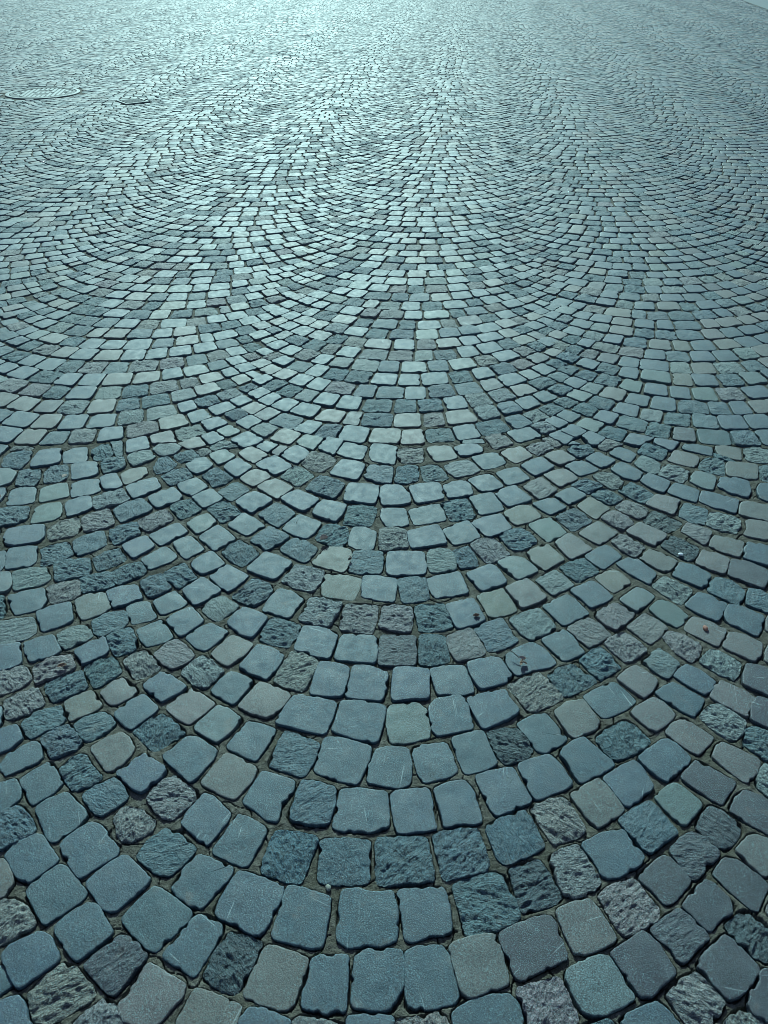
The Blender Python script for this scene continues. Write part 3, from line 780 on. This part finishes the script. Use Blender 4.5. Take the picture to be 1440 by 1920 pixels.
# ------------------------------------------------------------------ the thousands behind: same fans, laid on to the far edge
MH = (-4.37, 10.86); MH_R = .47           # manhole cover
VC = (-3.04, 10.21); VC_A = math.radians(38); VC_S = .30   # small square cover
def far_stones():
    g = np.random.default_rng(21)
    out = []
    nst = 15
    Tm = .8814
    for k in range(-10, 11):
        js = np.arange(-30, 262)
        for j in js:
            if k % 2 == 0 or True:
                off = g.uniform(-.5, .5)
                base = np.arange(nst + 1) - nst / 2 - .5                      # joints in units of dt
                base = np.append(base, nst / 2 + .5)
                tt = base / (nst / 2 + .5)
                jo = base + off * (1 - tt ** 4) + g.normal(0, .085, len(base))
                t = np.clip(jo, -nst / 2 - .5, nst / 2 + .5) * (2 * Tm / nst)
            lo, hi = t[:-1].copy(), t[1:].copy()
            keepm = np.ones(len(lo), bool)
            keepm[0] = (j + k) % 2 == 0                                       # the stone on the seam belongs to one lane or its neighbour
            keepm[-1] = (j + k + 1) % 2 == 1
            wob = g.normal(0, .003)
            for a, b, kk in zip(lo, hi, keepm):
                if not kk: continue
                out.append((k, j, a, b, wob))
    A = np.array(out)
    k, j = A[:, 0], A[:, 1]
    def pt(t, s, hfrac):
        phi = np.arctan(np.sinh(t)); u = ARC_R * np.sin(phi)
        v = ARC_R - np.sqrt(np.maximum(ARC_R ** 2 - u ** 2, 1e-6))
        v = V0 + j * PITCH_V + A[:, 4] + v
        hh = PITCH_V * np.cos(phi) * .5 * hfrac
        u = u - np.sin(phi) * hh * s; v = v + np.cos(phi) * hh * s
        return u, v
    n = len(A)
    jt = g.uniform(.028, .058, n)                                             # joint share
    dt = A[:, 3] - A[:, 2]
    a = A[:, 2] + dt * jt; b = A[:, 3] - dt * jt
    hf = 1 - g.uniform(.045, .115, n)
    crn = []
    for tq, s in ((a, -1), (b, -1), (b, 1), (a, 1)):
        u, v = pt(tq, s, hf)
        crn.append(np.stack([u + g.normal(0, .0026, n), v + g.normal(0, .0026, n)], 1))
    P = np.stack(crn, 1)
    y = P[:, :, 1]
    # slow waviness of the laying, then the lane axis
    w = np.stack([.012 * fbm(P[:, :, 0] * .9 + k[:, None] * 7, y * .9, 3, 2), .014 * fbm(P[:, :, 0] * .8 + k[:, None] * 7, y * .8, 8, 2)], -1)
    P = P + w
    P[:, :, 0] += axis_x(y) + k[:, None] * LANE_W
    return P

FP = far_stones()
fc = FP.mean(1)
halfw = 720.0 / 1400.0 * (fc[:, 1] * math.cos(PITCH) + H_EYE * math.sin(PITCH))
EDGE_A, EDGE_B = np.array([11.28, 28.54]), np.array([10.54, 24.66])          # far kerb line on the right
ed = (EDGE_B - EDGE_A) / np.linalg.norm(EDGE_B - EDGE_A)
en = np.array([-ed[1], ed[0]])                                               # points to +x side
side = (fc - EDGE_A) @ en
sel = (fc[:, 1] > -.2) & (fc[:, 1] < 31.5) & (np.abs(fc[:, 0]) < halfw + 1.3 + .04 * fc[:, 1]) & (side < -.07)
sel &= np.hypot(fc[:, 0] - MH[0], fc[:, 1] - MH[1]) > MH_R + .035
FP, fc = FP[sel], fc[sel]

def seg_push(P, Qs, gap):
    """cut polygon P back from the traced neighbours Qs (convex half-plane cuts)"""
    for Q in Qs:
        best = None
        for i in range(len(Q)):
            a = Q[i]; e = Q[(i + 1) % len(Q)] - a
            L = np.hypot(*e)
            if L < 1e-6: continue
            nn = np.array([e[1], -e[0]]) / L
            d = ((P - a) @ nn)
            s = d.mean()
            if best is None or s > best[0]: best = (s, nn, a)
        s, nn, a = best
        d = (P - a) @ nn - gap
        if d.min() >= 0: continue
        out = []
        for i in range(len(P)):
            j = (i + 1) % len(P)
            if d[i] >= 0: out.append(P[i])
            if (d[i] >= 0) != (d[j] >= 0):
                t = d[i] / (d[i] - d[j]); out.append(P[i] + (P[j] - P[i]) * t)
        if len(out) < 3: return None
        P = np.array(out)
    return P

tr_c = cent; tr_p = [p for _, _, p in STONES]
near = fc[:, 1] < 3.2
fix = {}
drop = np.zeros(len(FP), bool)
for i in np.where(near)[0]:
    d = np.hypot(tr_c[:, 0] - fc[i, 0], tr_c[:, 1] - fc[i, 1])
    nb = np.where(d < .16)[0]
    if not len(nb): continue
    if d.min() < .042: drop[i] = True; continue
    A0 = area(FP[i])
    q = seg_push(FP[i], [tr_p[z] for z in nb], .006)
    if q is None or area(q) < .24 * A0: drop[i] = True; continue
    fix[i] = q
# small closers where a whole sett did not fit
for i in np.where(near & drop & (fc[:, 1] > 2.42))[0]:
    d = np.hypot(tr_c[:, 0] - fc[i, 0], tr_c[:, 1] - fc[i, 1]); nb = np.where(d < .17)[0]
    d2 = np.hypot(fc[:, 0] - fc[i, 0], fc[:, 1] - fc[i, 1]); nb2 = [z for z in np.where((d2 < .17) & ~drop)[0] if z != i]
    q = seg_push(FP[i], [tr_p[z] for z in nb] + [fix.get(z, FP[z]) for z in nb2], .005)
    if q is None: continue
    per = np.linalg.norm(q - np.roll(q, 1, 0), axis=1).sum()
    if area(q) > .14 * area(FP[i]) and 2 * area(q) / per > .0105: fix[i] = q; drop[i] = False
# around the square cover
ca, sa = math.cos(VC_A), math.sin(VC_A)
vc = np.array([[-1, -1], [1, -1], [1, 1], [-1, 1]]) * (VC_S / 2) @ np.array([[ca, sa], [-sa, ca]]) + VC
for i in np.where(np.hypot(fc[:, 0] - VC[0], fc[:, 1] - VC[1]) < .4)[0]:
    q = seg_push(FP[i], [vc], .012)
    if q is None or area(q) < .35 * area(FP[i]): drop[i] = True
    else: fix[i] = q
th = np.linspace(0, 2 * np.pi, 48, endpoint=False)
mhp = np.stack([MH[0] + MH_R * np.cos(th), MH[1] + MH_R * np.sin(th)], 1)
for i in np.where(np.abs(np.hypot(fc[:, 0] - MH[0], fc[:, 1] - MH[1]) - MH_R) < .13)[0]:
    q = seg_push(FP[i], [mhp], .012)
    if q is None or area(q) < .35 * area(FP[i]): drop[i] = True
    else: fix[i] = q

# how the far stones look: same mix of kinds
mixk = ['bs'] * 36 + ['br'] * 20 + ['ps'] * 10 + ['pr'] * 10 + ['bm'] * 7 + ['gs'] * 5 + ['ds'] * 3 + ['gr'] * 5 + ['gm'] * 3 + ['os'] * 1
gk = np.random.default_rng(5)
kinds = np.array(mixk)[gk.integers(0, len(mixk), len(FP))]
near_list = [i for i in range(len(FP)) if not drop[i] and (i in fix or fc[i, 1] < 4.6)]
near_set = set(near_list)
near_polys = []
for i in near_list:
    p = fix.get(i, FP[i]); c = p.mean(0)
    r = np.random.default_rng(5000 + i)
    ck = kinds[i]
    if fc[i, 1] < 4.6: near_polys.append(p)
    hi = fc[i, 1] < 3.4
    V, Q, T, sp = stone_shape(p - c, ck[1], 5000 + i, 44 if hi else 28, .0008, (.8, .6, .4, .2) if hi else (.7, .35))
    add_rest(V + [c[0], c[1], 0], Q, T, tint_for(ck[0], r, ck[1]), RGH[ck[1]], float(r.random() < .35) * .7, sp)

def bulk(idx, m, lvl):
    """many setts at once: rounded quads with a worn edge and a cleft or flat top"""
    g = np.random.default_rng(77 + m)
    P = FP[idx]; c = P.mean(1); n = len(idx)
    P = P - c[:, None]
    for _ in range(1 if m == 8 else 2):
        a = P * .87 + np.roll(P, -1, 1) * .13; b = P * .13 + np.roll(P, -1, 1) * .87
        P = np.stack([a, b], 2).reshape(n, -1, 2)
    P = P * (1 + g.normal(0, .014, (n, P.shape[1], 1)))
    mm = P.shape[1]
    kk = kinds[idx]
    rg = np.array([RGH[x[1]] for x in kk])
    z0 = g.normal(.0095, .0013, n); tx = g.normal(0, .012, n); ty = g.normal(0, .012, n)
    prof = [(1.0, -.02), (.995, -.0045), (.97, -.0008), (.90, 0.0)] + ([(.5, 0.0)] if lvl else [])
    V = []
    for s, z in prof:
        q = P * s
        zz = z0[:, None] + z + q[:, :, 0] * tx[:, None] + q[:, :, 1] * ty[:, None]
        if z >= 0: zz = zz + g.normal(0, 1, (n, mm)) * (.0004 + .0014 * rg[:, None])
        V.append(np.concatenate([q + c[:, None], zz[..., None]], -1))
    top = np.concatenate([c, (z0 + .0012 + g.normal(0, 1, n) * .0014 * rg)[:, None]], 1)[:, None]
    V = np.concatenate(V + [top], 1)                                          # n, R*mm+1, 3
    R = len(prof); pv = R * mm + 1
    i = np.arange(mm); i2 = (i + 1) % mm
    q = np.concatenate([np.stack([a * mm + i, a * mm + i2, (a + 1) * mm + i2, (a + 1) * mm + i], 1) for a in range(R - 1)])
    t = np.stack([(R - 1) * mm + i, (R - 1) * mm + i2, np.full(mm, R * mm)], 1)
    off = (np.arange(n) * pv)[:, None, None]
    Q = (q[None] + off).reshape(-1, 4); T = (t[None] + off).reshape(-1, 3)
    tint = np.array([np.array(TINT[x[0]]) * FRESH[x[1]] for x in kk])
    tint = tint + (tint.mean(1, keepdims=True) - tint) * np.array([GREY[x[1]] for x in kk])[:, None]
    tint = tint * (1 + g.normal(0, .11, (n, 1))) * (1 + g.normal(0, .03, (n, 3)))
    tint = np.clip(np.concatenate([tint, np.ones((n, 1))], 1), .02, 1)
    sp = V + g.uniform(-20, 20, (n, 1, 3))
    rep = lambda x: np.repeat(x, pv, axis=0)
    return V.reshape(-1, 3), Q, T, rep(tint), rep(rg), rep((g.random(n) < .3) * .7), sp.reshape(-1, 3)

rest_idx = np.array([i for i in range(len(FP)) if not drop[i] and i not in near_set])
for sel_i, m, lvl in ((rest_idx[fc[rest_idx, 1] < 11], 16, 1), (rest_idx[fc[rest_idx, 1] >= 11], 8, 0)):
    V, Q, T, ti, rg, stn, sp = bulk(sel_i, m, lvl)
    rest_V.append(V); rest_P4.append(Q + nv); rest_P3.append(T + nv); rest_A.append((ti, rg, stn, sp)); nv += len(V)
me = mesh_from('cobblestone_paving', np.vstack(rest_V), [np.vstack(rest_P4), np.vstack(rest_P3)],
               dict(tint=np.vstack([a[0] for a in rest_A]), rough=np.concatenate([a[1] for a in rest_A]),
                    stain=np.concatenate([a[2] for a in rest_A]), sp=np.vstack([a[3] for a in rest_A])))
tag(link('cobblestone_paving', me, M_STONE), 'teal grey cobblestone paving of countless fan arcs stretching far away', 'paving', None, 'stuff')

# ------------------------------------------------------------------ ground: the sand bed, crusted and cracked along the near joints
def sand_near():
    X0, X1, Y0, Y1, st = -1.80, 1.80, .35, 2.65, .0020
    nx = int((X1 - X0) / st); ny = int((Y1 - Y0) / st)
    xs = X0 + np.arange(nx) * st; ys = Y0 + np.arange(ny) * st
    D = np.full((ny, nx), .05, np.float32)
    for p in tr_p + near_polys:
        lo = p.min(0) - .02; hi = p.max(0) + .02
        a = max(0, int((lo[0] - X0) / st)); b = min(nx, int((hi[0] - X0) / st) + 2)
        c = max(0, int((lo[1] - Y0) / st)); d = min(ny, int((hi[1] - Y0) / st) + 2)
        if b <= a or d <= c: continue
        gx, gy = np.meshgrid(xs[a:b], ys[c:d])
        q = chaikin(p, 1, .15)
        best = np.full(gx.shape, 1e9); ins = np.zeros(gx.shape, bool)
        for i in range(len(q)):
            A = q[i]; B = q[(i + 1) % len(q)]; e = B - A
            t = np.clip(((gx - A[0]) * e[0] + (gy - A[1]) * e[1]) / (e @ e + 1e-12), 0, 1)
            dd = np.hypot(gx - A[0] - t * e[0], gy - A[1] - t * e[1]); best = np.minimum(best, dd)
            if abs(B[1] - A[1]) > 1e-9:
                ins ^= ((A[1] > gy) != (B[1] > gy)) & (gx < (B[0] - A[0]) * (gy - A[1]) / (B[1] - A[1]) + A[0])
        sd = np.where(ins, -best, best)
        D[c:d, a:b] = np.minimum(D[c:d, a:b], sd)
    GX, GY = np.meshgrid(xs, ys)
    big = fbm(GX * 6, GY * 6, 51, 3); fine = fbm(GX * 70, GY * 70, 52, 3); grit = vnoise(GX * 300, GY * 300, 53)
    z = .0034 + .0042 * big + .0016 * fine + .0008 * grit
    gap = .0048 + .0034 * fbm(GX * 14, GY * 14, 54, 2)                        # shrinkage crack beside the stones
    crack = np.abs(fbm(GX * 11 + 3, GY * 11, 55, 2)) < .012                   # and across the joints
    z = np.where((D < gap) | (crack & (D > .002)), -.010, z)
    z = np.where(D < -.004, -.012, z)
    V = np.stack([GX, GY, z], -1).reshape(-1, 3)
    id_ = np.arange(ny * nx).reshape(ny, nx)
    use = (D[:-1, :-1] > -.009) | (D[1:, 1:] > -.009) | (D[1:, :-1] > -.009) | (D[:-1, 1:] > -.009)
    Q = np.stack([id_[:-1, :-1][use], id_[:-1, 1:][use], id_[1:, 1:][use], id_[1:, :-1][use]], 1)
    u, inv = np.unique(Q, return_inverse=True)
    return V[u], inv.reshape(-1, 4)
sV, sQ = sand_near()
# the wide bed under everything (one sheet), lower than the crust near by
gx = np.array([-300, -60, -20, -1.80, 1.80, 20, 60, 300.]); gy = np.array([-300, -60, -10, .35, 2.65, 30, 80, 600.])
gv = np.array([[x, y, 0.0] for y in gy for x in gx])
gq = []
for b in range(7):
    for a in range(7):
        if a == 3 and b == 3: continue
        gq.append([b * 8 + a, b * 8 + a + 1, (b + 1) * 8 + a + 1, (b + 1) * 8 + a])
gv[:, 2] = 0.0005
n0 = len(gv)
pv = np.array([[-1.80, .35, -.0125], [1.80, .35, -.0125], [1.80, 2.65, -.0125], [-1.80, 2.65, -.0125]])
allv = np.vstack([gv, pv, sV]); gq.append([n0, n0 + 1, n0 + 2, n0 + 3])
me = mesh_from('ground', allv, [np.array(gq), sQ + n0 + 4])
tag(link('ground', me, M_SAND), 'grey-green sand packed into the joints between the cobblestones', 'ground', None, 'structure')

# ------------------------------------------------------------------ road beyond the far right edge
far = EDGE_A + (EDGE_A - EDGE_B) * 40; nearp = EDGE_B + (EDGE_B - EDGE_A) * 8
w4 = en * 9
rv = np.array([[*nearp, .007], [*(nearp + w4), .007], [*(far + w4), .007], [*far, .007], [*nearp, -.02], [*far, -.02]])
me = mesh_from('road', rv, [np.array([[0, 1, 2, 3], [4, 0, 3, 5]])], smooth=False)
tag(link('road', me, plain('asphalt', (.115, .15, .155), .8, .18, 90, bump=.001)), 'smooth pale asphalt strip past the edge of the cobbles', 'road', None, 'structure')

# ------------------------------------------------------------------ covers
M_IRON = plain('cast_iron', (.11, .145, .145), .60, .3, 45, metal=.25, bump=.0006)
M_IRON_D = plain('cast_iron_dirty', (.06, .08, .08), .75, .3, 40, metal=.2, bump=.0006)

class MB:
    def __init__(self): self.v = []; self.q = []; self.t = []; self.n = 0
    def add(self, v, q, t=()):
        v = np.asarray(v, float); self.v.append(v)
        self.q.append(np.asarray(q, int).reshape(-1, 4) + self.n)
        if len(t): self.t.append(np.asarray(t, int).reshape(-1, 3) + self.n)
        self.n += len(v)
    def lathe(self, prof, seg=64):
        a = np.linspace(0, 2 * np.pi, seg, endpoint=False)
        v = np.concatenate([np.stack([r * np.cos(a), r * np.sin(a), np.full(seg, z)], 1) for r, z in prof])
        i = np.arange(seg); j = (i + 1) % seg
        self.add(v, np.concatenate([np.stack([b * seg + i, b * seg + j, (b + 1) * seg + j, (b + 1) * seg + i], 1) for b in range(len(prof) - 1)]))
    def bar(self, x0, x1, y0, y1, z0, z1, bv=.003):
        b = bv
        v = [[x0, y0, z0], [x1, y0, z0], [x1, y1, z0], [x0, y1, z0], [x0, y0, z1 - b], [x1, y0, z1 - b], [x1, y1, z1 - b], [x0, y1, z1 - b],
             [x0 + b, y0 + b, z1], [x1 - b, y0 + b, z1], [x1 - b, y1 - b, z1], [x0 + b, y1 - b, z1]]
        q = [[0, 1, 5, 4], [1, 2, 6, 5], [2, 3, 7, 6], [3, 0, 4, 7], [4, 5, 9, 8], [5, 6, 10, 9], [6, 7, 11, 10], [7, 4, 8, 11], [8, 9, 10, 11]]
        self.add(v, q)
    def build(self, name, mat, parent=None, loc=(0, 0, 0), smooth=False):
        me = mesh_from(name, np.vstack(self.v), [np.vstack(self.q)] + ([np.vstack(self.t)] if self.t else []), smooth=smooth)
        return link(name, me, mat, loc, parent)

def empty(name, loc, rz=0.0):
    o = bpy.data.objects.new(name, None); COL.objects.link(o); o.location = loc; o.rotation_euler = (0, 0, rz); o.empty_display_size = .1
    return o

mh = tag(empty('manhole_cover', (MH[0], MH[1], .004), math.radians(8)), 'round cast-iron manhole cover with ribbed lid set into the cobblestones', 'manhole cover')
b = MB(); b.lathe([(.455, -.05), (.455, .006), (.450, .010), (.412, .010), (.407, .006), (.407, -.02)], 96); b.build('frame_ring', M_IRON, mh)
lid = MB(); lid.lathe([(.401, -.03), (.401, .004), (.397, .008), (.365, .008), (.361, .002), (.0005, .002)], 96)
lo = lid.build('lid', M_IRON_D, mh)
rb = MB(); n = 13
for i in range(n):
    x = -.33 + .66 * i / (n - 1)
    L = math.sqrt(max(.352 ** 2 - (abs(x) + .018) ** 2, 0))
    if L < .05: continue
    cuts = [(-L, L)]
    if i in (5, 6, 7): cuts = [(-L, -.17), (-.08, .08), (.17, L)]
    if i in (1, 11): cuts = [(-L, -.045), (.045, L)]
    if i in (4, 8): cuts = [(-L, -.02), (.02, L)]
    for y0, y1 in cuts:
        if y1 - y0 > .02: rb.bar(x - .0185, x + .0185, y0, y1, .0, .0075)
rb.build('rib', M_IRON, lo)
for s in (-1, 1):
    hb = MB(); hb.lathe([(.021, .0035), (.019, .006), (.015, .006), (.013, -.002), (.0003, -.004)], 20); hb.build('lifting_hole', M_IRON_D, lo, (s * .275, 0, 0))

sq = tag(empty('valve_cover', (VC[0], VC[1], .006), VC_A), 'small square iron cover standing slightly proud of the cobblestones', 'valve cover')
b = MB(); s = VC_S / 2
b.bar(-s, s, -s, -s + .022, -.04, .013); b.bar(-s, s, s - .022, s, -.04, .013); b.bar(-s, -s + .022, -s + .0222, s - .0222, -.04, .0125); b.bar(s - .022, s, -s + .0222, s - .0222, -.04, .0125)
b.build('frame', M_IRON, sq)
b = MB(); b.bar(-s + .025, s - .025, -s + .025, s - .025, -.03, .006)
pl = b.build('lid', M_IRON_D, sq)
b = MB()
for i in range(6):
    y = -s + .045 + i * (VC_S - .09) / 5
    b.bar(-s + .035, s - .035, y - .008, y + .008, .0055, .0115)
b.build('rib', M_IRON, pl)

# ------------------------------------------------------------------ leaves, twig and other litter
def blade(L, W, curl, seed, nx=14, ny=7):
    """a dry curled leaf with a real thickness"""
    r = np.random.default_rng(seed)
    V = []; 
    for side in (0, 1):
        for i in range(nx):
            t = i / (nx - 1)
            w = W * (math.sin(math.pi * min(1, t * .96 + .03)) ** .7) * (1 + .12 * math.sin(t * 21 + seed))
            for j in range(ny):
                s = j / (ny - 1) * 2 - 1
                x = (t - .5) * L; y = s * w * .5
                z = curl * (s * s) * w + curl * .5 * L * (t - .45) ** 2 * 2 + .0009 * math.sin(t * 17 + s * 5 + seed) + .0006 * (1 - abs(s)) 
                V.append([x, y, z + (.0005 if side else 0)])
    i_ = lambda sd, i, j: sd * nx * ny + i * ny + j
    Q = []
    for i in range(nx - 1):
        for j in range(ny - 1):
            Q.append([i_(0, i, j), i_(0, i, j + 1), i_(0, i + 1, j + 1), i_(0, i + 1, j)])
            Q.append([i_(1, i, j), i_(1, i + 1, j), i_(1, i + 1, j + 1), i_(1, i, j + 1)])
    for i in range(nx - 1):
        Q.append([i_(0, i, 0), i_(0, i + 1, 0), i_(1, i + 1, 0), i_(1, i, 0)]); Q.append([i_(0, i, ny - 1), i_(1, i, ny - 1), i_(1, i + 1, ny - 1), i_(0, i + 1, ny - 1)])
    for j in range(ny - 1):
        Q.append([i_(0, 0, j), i_(1, 0, j), i_(1, 0, j + 1), i_(0, 0, j + 1)]); Q.append([i_(0, nx - 1, j), i_(0, nx - 1, j + 1), i_(1, nx - 1, j + 1), i_(1, nx - 1, j)])
    return np.array(V), np.array(Q)

def tube(pts, rad, m=7):
    pts = np.asarray(pts, float); rad = np.asarray(rad, float); n = len(pts)
    V = []
    for i in range(n):
        d = pts[min(i + 1, n - 1)] - pts[max(i - 1, 0)]; d /= np.linalg.norm(d)
        a = np.cross(d, [0.1, .2, 1]); a /= np.linalg.norm(a); c = np.cross(d, a)
        for k in range(m):
            w = 2 * math.pi * k / m; V.append(pts[i] + rad[i] * (a * math.cos(w) + c * math.sin(w)))
    Q = [[i * m + k, i * m + (k + 1) % m, (i + 1) * m + (k + 1) % m, (i + 1) * m + k] for i in range(n - 1) for k in range(m)]
    return np.array(V), np.array(Q)

M_LEAF = plain('dry_leaf_brown', (.20, .125, .085), .8, .35, 220, bump=.0002)
M_LEAF_P = plain('dry_leaf_pale', (.42, .34, .28), .75, .25, 220, bump=.0002)
M_TWIG = plain('dark_twig', (.018, .014, .012), .7, .3, 300, bump=.0002)
M_CHIP = plain('white_china', (.78, .80, .80), .25, .06, 80, bump=0)
M_RED = plain('reddish_grit', (.30, .14, .10), .8, .3, 200, bump=.0003)

def leaf(name, x, y, z, L, W, curl, rz, mat, label, seed, rx=0.0):
    V, Q = blade(L, W, curl, seed)
    o = link(name, mesh_from(name, V, [Q]), mat, (x, y, z)); o.rotation_euler = (rx, .1, rz)
    return tag(o, label, 'leaf', 'dry leaves on the cobblestones')

# seed head with stalk and curled bracts, on the big teal stone
x, y = .378, 1.385
t = tag(empty('dry_seed_head', (x, y, .015)), 'dry brown seed head with a dark forked stalk lying on a teal cobblestone', 'seed head')
pts = [[-.004, .002, .006], [-.012, .010, .009], [-.020, .019, .010], [-.027, .027, .011]]
V, Q = tube(pts, [.0012, .0011, .0009, .0008]); o = link('stalk', mesh_from('stalk', V, [Q]), M_TWIG, parent=t)
V, Q = tube([[-.020, .019, .010], [-.0245, .019, .012], [-.028, .020, .014]], [.0008, .0007, .0005]); link('side_shoot', mesh_from('side_shoot', V, [Q]), M_TWIG, parent=t)
for i, (bx, by, bz, L, W, rz, rx, mt) in enumerate([(.004, .001, .008, .020, .009, -.2, .5, M_LEAF_P), (.008, -.004, .006, .017, .008, .7, -.5, M_LEAF), (.001, -.007, .006, .018, .007, 1.6, .7, M_LEAF_P),
                                                  (.000, -.014, .002, .020, .009, 1.3, -.3, M_LEAF), (.009, -.012, .001, .016, .007, 2.2, .5, M_LEAF)]):
    V, Q = blade(L, W, .35, 30 + i); o = link('bract', mesh_from('bract', V, [Q]), mt, (bx, by, bz), t); o.rotation_euler = (rx, .2, rz)

leaf('dry_leaf', -.199, 1.906, .016, .030, .022, .55, .5, M_LEAF_P, 'small curled pinkish-brown dry leaf at the corner of the flat grey-green cobblestone', 3)
leaf('dry_leaf', -1.385, 2.152, .014, .040, .016, .4, -.5, M_LEAF, 'brown dry leaf lying on a smooth teal cobblestone near the left edge', 4)
leaf('dry_leaf', -.882, 1.362, .016, .024, .014, .4, .4, M_LEAF, 'small reddish-brown leaf scrap on a rough cobblestone by the left edge', 5)
leaf('dry_leaf', -1.185, 2.275, .013, .022, .015, .3, 1.0, M_LEAF_P, 'tiny pale tan leaf scrap in the joint above two pale cobblestones', 6)
leaf('dry_leaf', .272, 1.556, .012, .020, .012, .5, .2, M_LEAF, 'tiny dark brown leaf scrap stuck in a joint between teal cobblestones', 8)

sd = tag(empty('winged_seed', (-.109, 1.805, .015), .7), 'small dark winged seed with a thin stalk on the flat grey-green cobblestone', 'seed')
V, Q = tube([[-.008, 0, .002], [-.004, 0, .0042], [0, 0, .0045], [.004, 0, .004], [.006, 0, .003]], [.0006, .0035, .0042, .003, .0006], 9); link('husk', mesh_from('husk', V, [Q]), M_TWIG, parent=sd)
V, Q = tube([[.005, 0, .004], [.012, .002, .005], [.021, .006, .006]], [.0007, .0007, .0006]); link('stalk', mesh_from('stalk', V, [Q]), M_TWIG, parent=sd)
V, Q = blade(.010, .007, .3, 9); o = link('wing', mesh_from('wing', V, [Q]), M_LEAF_P, (.003, .004, .004), sd); o.rotation_euler = (.4, 0, .4)

def pebble(name, x, y, z, s, mat, label, cat, seed, group=None, flat=.55):
    m, k = 14, 7
    a = np.linspace(0, 2 * np.pi, m, endpoint=False)
    V = []
    for i in range(k):
        ph = math.pi * (i + .5) / k
        V.append(np.stack([np.sin(ph) * np.cos(a), np.sin(ph) * np.sin(a), np.full(m, math.cos(ph))], 1))
    V = np.vstack(V + [[[0, 0, 1]], [[0, 0, -1]]])
    V = V * (1 + .22 * fbm(V[:, 0] * 1.6 + seed, V[:, 1] * 1.6 + V[:, 2] + seed, seed, 2))[:, None] * np.array([1, .75, flat]) * s
    i = np.arange(m); j = (i + 1) % m
    Q = np.concatenate([np.stack([b * m + i, (b + 1) * m + i, (b + 1) * m + j, b * m + j], 1) for b in range(k - 1)])
    T = np.concatenate([np.stack([np.full(m, k * m), i, j], 1), np.stack([np.full(m, k * m + 1), (k - 1) * m + j, (k - 1) * m + i], 1)])
    o = link(name, mesh_from(name, V, [Q, T]), mat, (x, y, z + s * flat * .6)); o.rotation_euler = (0, 0, seed)
    return tag(o, label, cat, group)
pebble('china_shard', .963, 1.835, .010, .0085, M_CHIP, 'small bright white shard on the edge of a pinkish-grey cobblestone', 'shard', 3, None, .4)
pebble('red_grit', .932, 1.508, .008, .010, M_RED, 'small reddish crumb of brick in the joint at the right edge', 'crumb', 5)
M_PEB = plain('joint_pebble', (.20, .21, .18), .85, .3, 150, bump=.0004)
pebble('pebble', -.118, .765, .004, .0075, M_PEB, 'rounded pinkish pebble lodged in the joint between two smooth teal cobblestones', 'pebble', 2)

# ------------------------------------------------------------------ sparse grass and moss in the joints
M_GRASS = plain('joint_grass', (.060, .085, .030), .7, .35, 200, bump=0)
g = np.random.default_rng(3)
spots = [(-.125, .632), (-.24, .80), (-.31, .60), (.118, 1.03), (-.42, .80), (.06, 1.68), (-.30, 2.0), (.30, 1.02)]
spots += [(g.uniform(-1.2, 1.2), g.uniform(.5, 2.9)) for _ in range(0)]
V = []; T = []
for sx, sy in spots:
    for _ in range(16):
        x = sx + g.normal(0, .006); y = sy + g.normal(0, .006); a = g.uniform(0, 6.28); h = g.uniform(.006, .016); l = g.uniform(.2, 1.0) * h; w = .0006
        d = np.array([math.cos(a), math.sin(a)]); e = np.array([-d[1], d[0]]) * w
        n = len(V)
        for s_, zz, ww in ((0, -.002, 1), (.35, .6 * h, .8), (1, h, .05)):
            c = np.array([x, y]) + d * l * s_
            V += [[*(c + e * ww), zz], [*(c - e * ww), zz]]
        T += [[n, n + 1, n + 3, n + 2], [n + 2, n + 3, n + 5, n + 4]]
tag(link('grass', mesh_from('grass', V, [np.array(T)]), M_GRASS), 'tiny tufts of grass sprouting from the joints', 'grass', None, 'stuff')
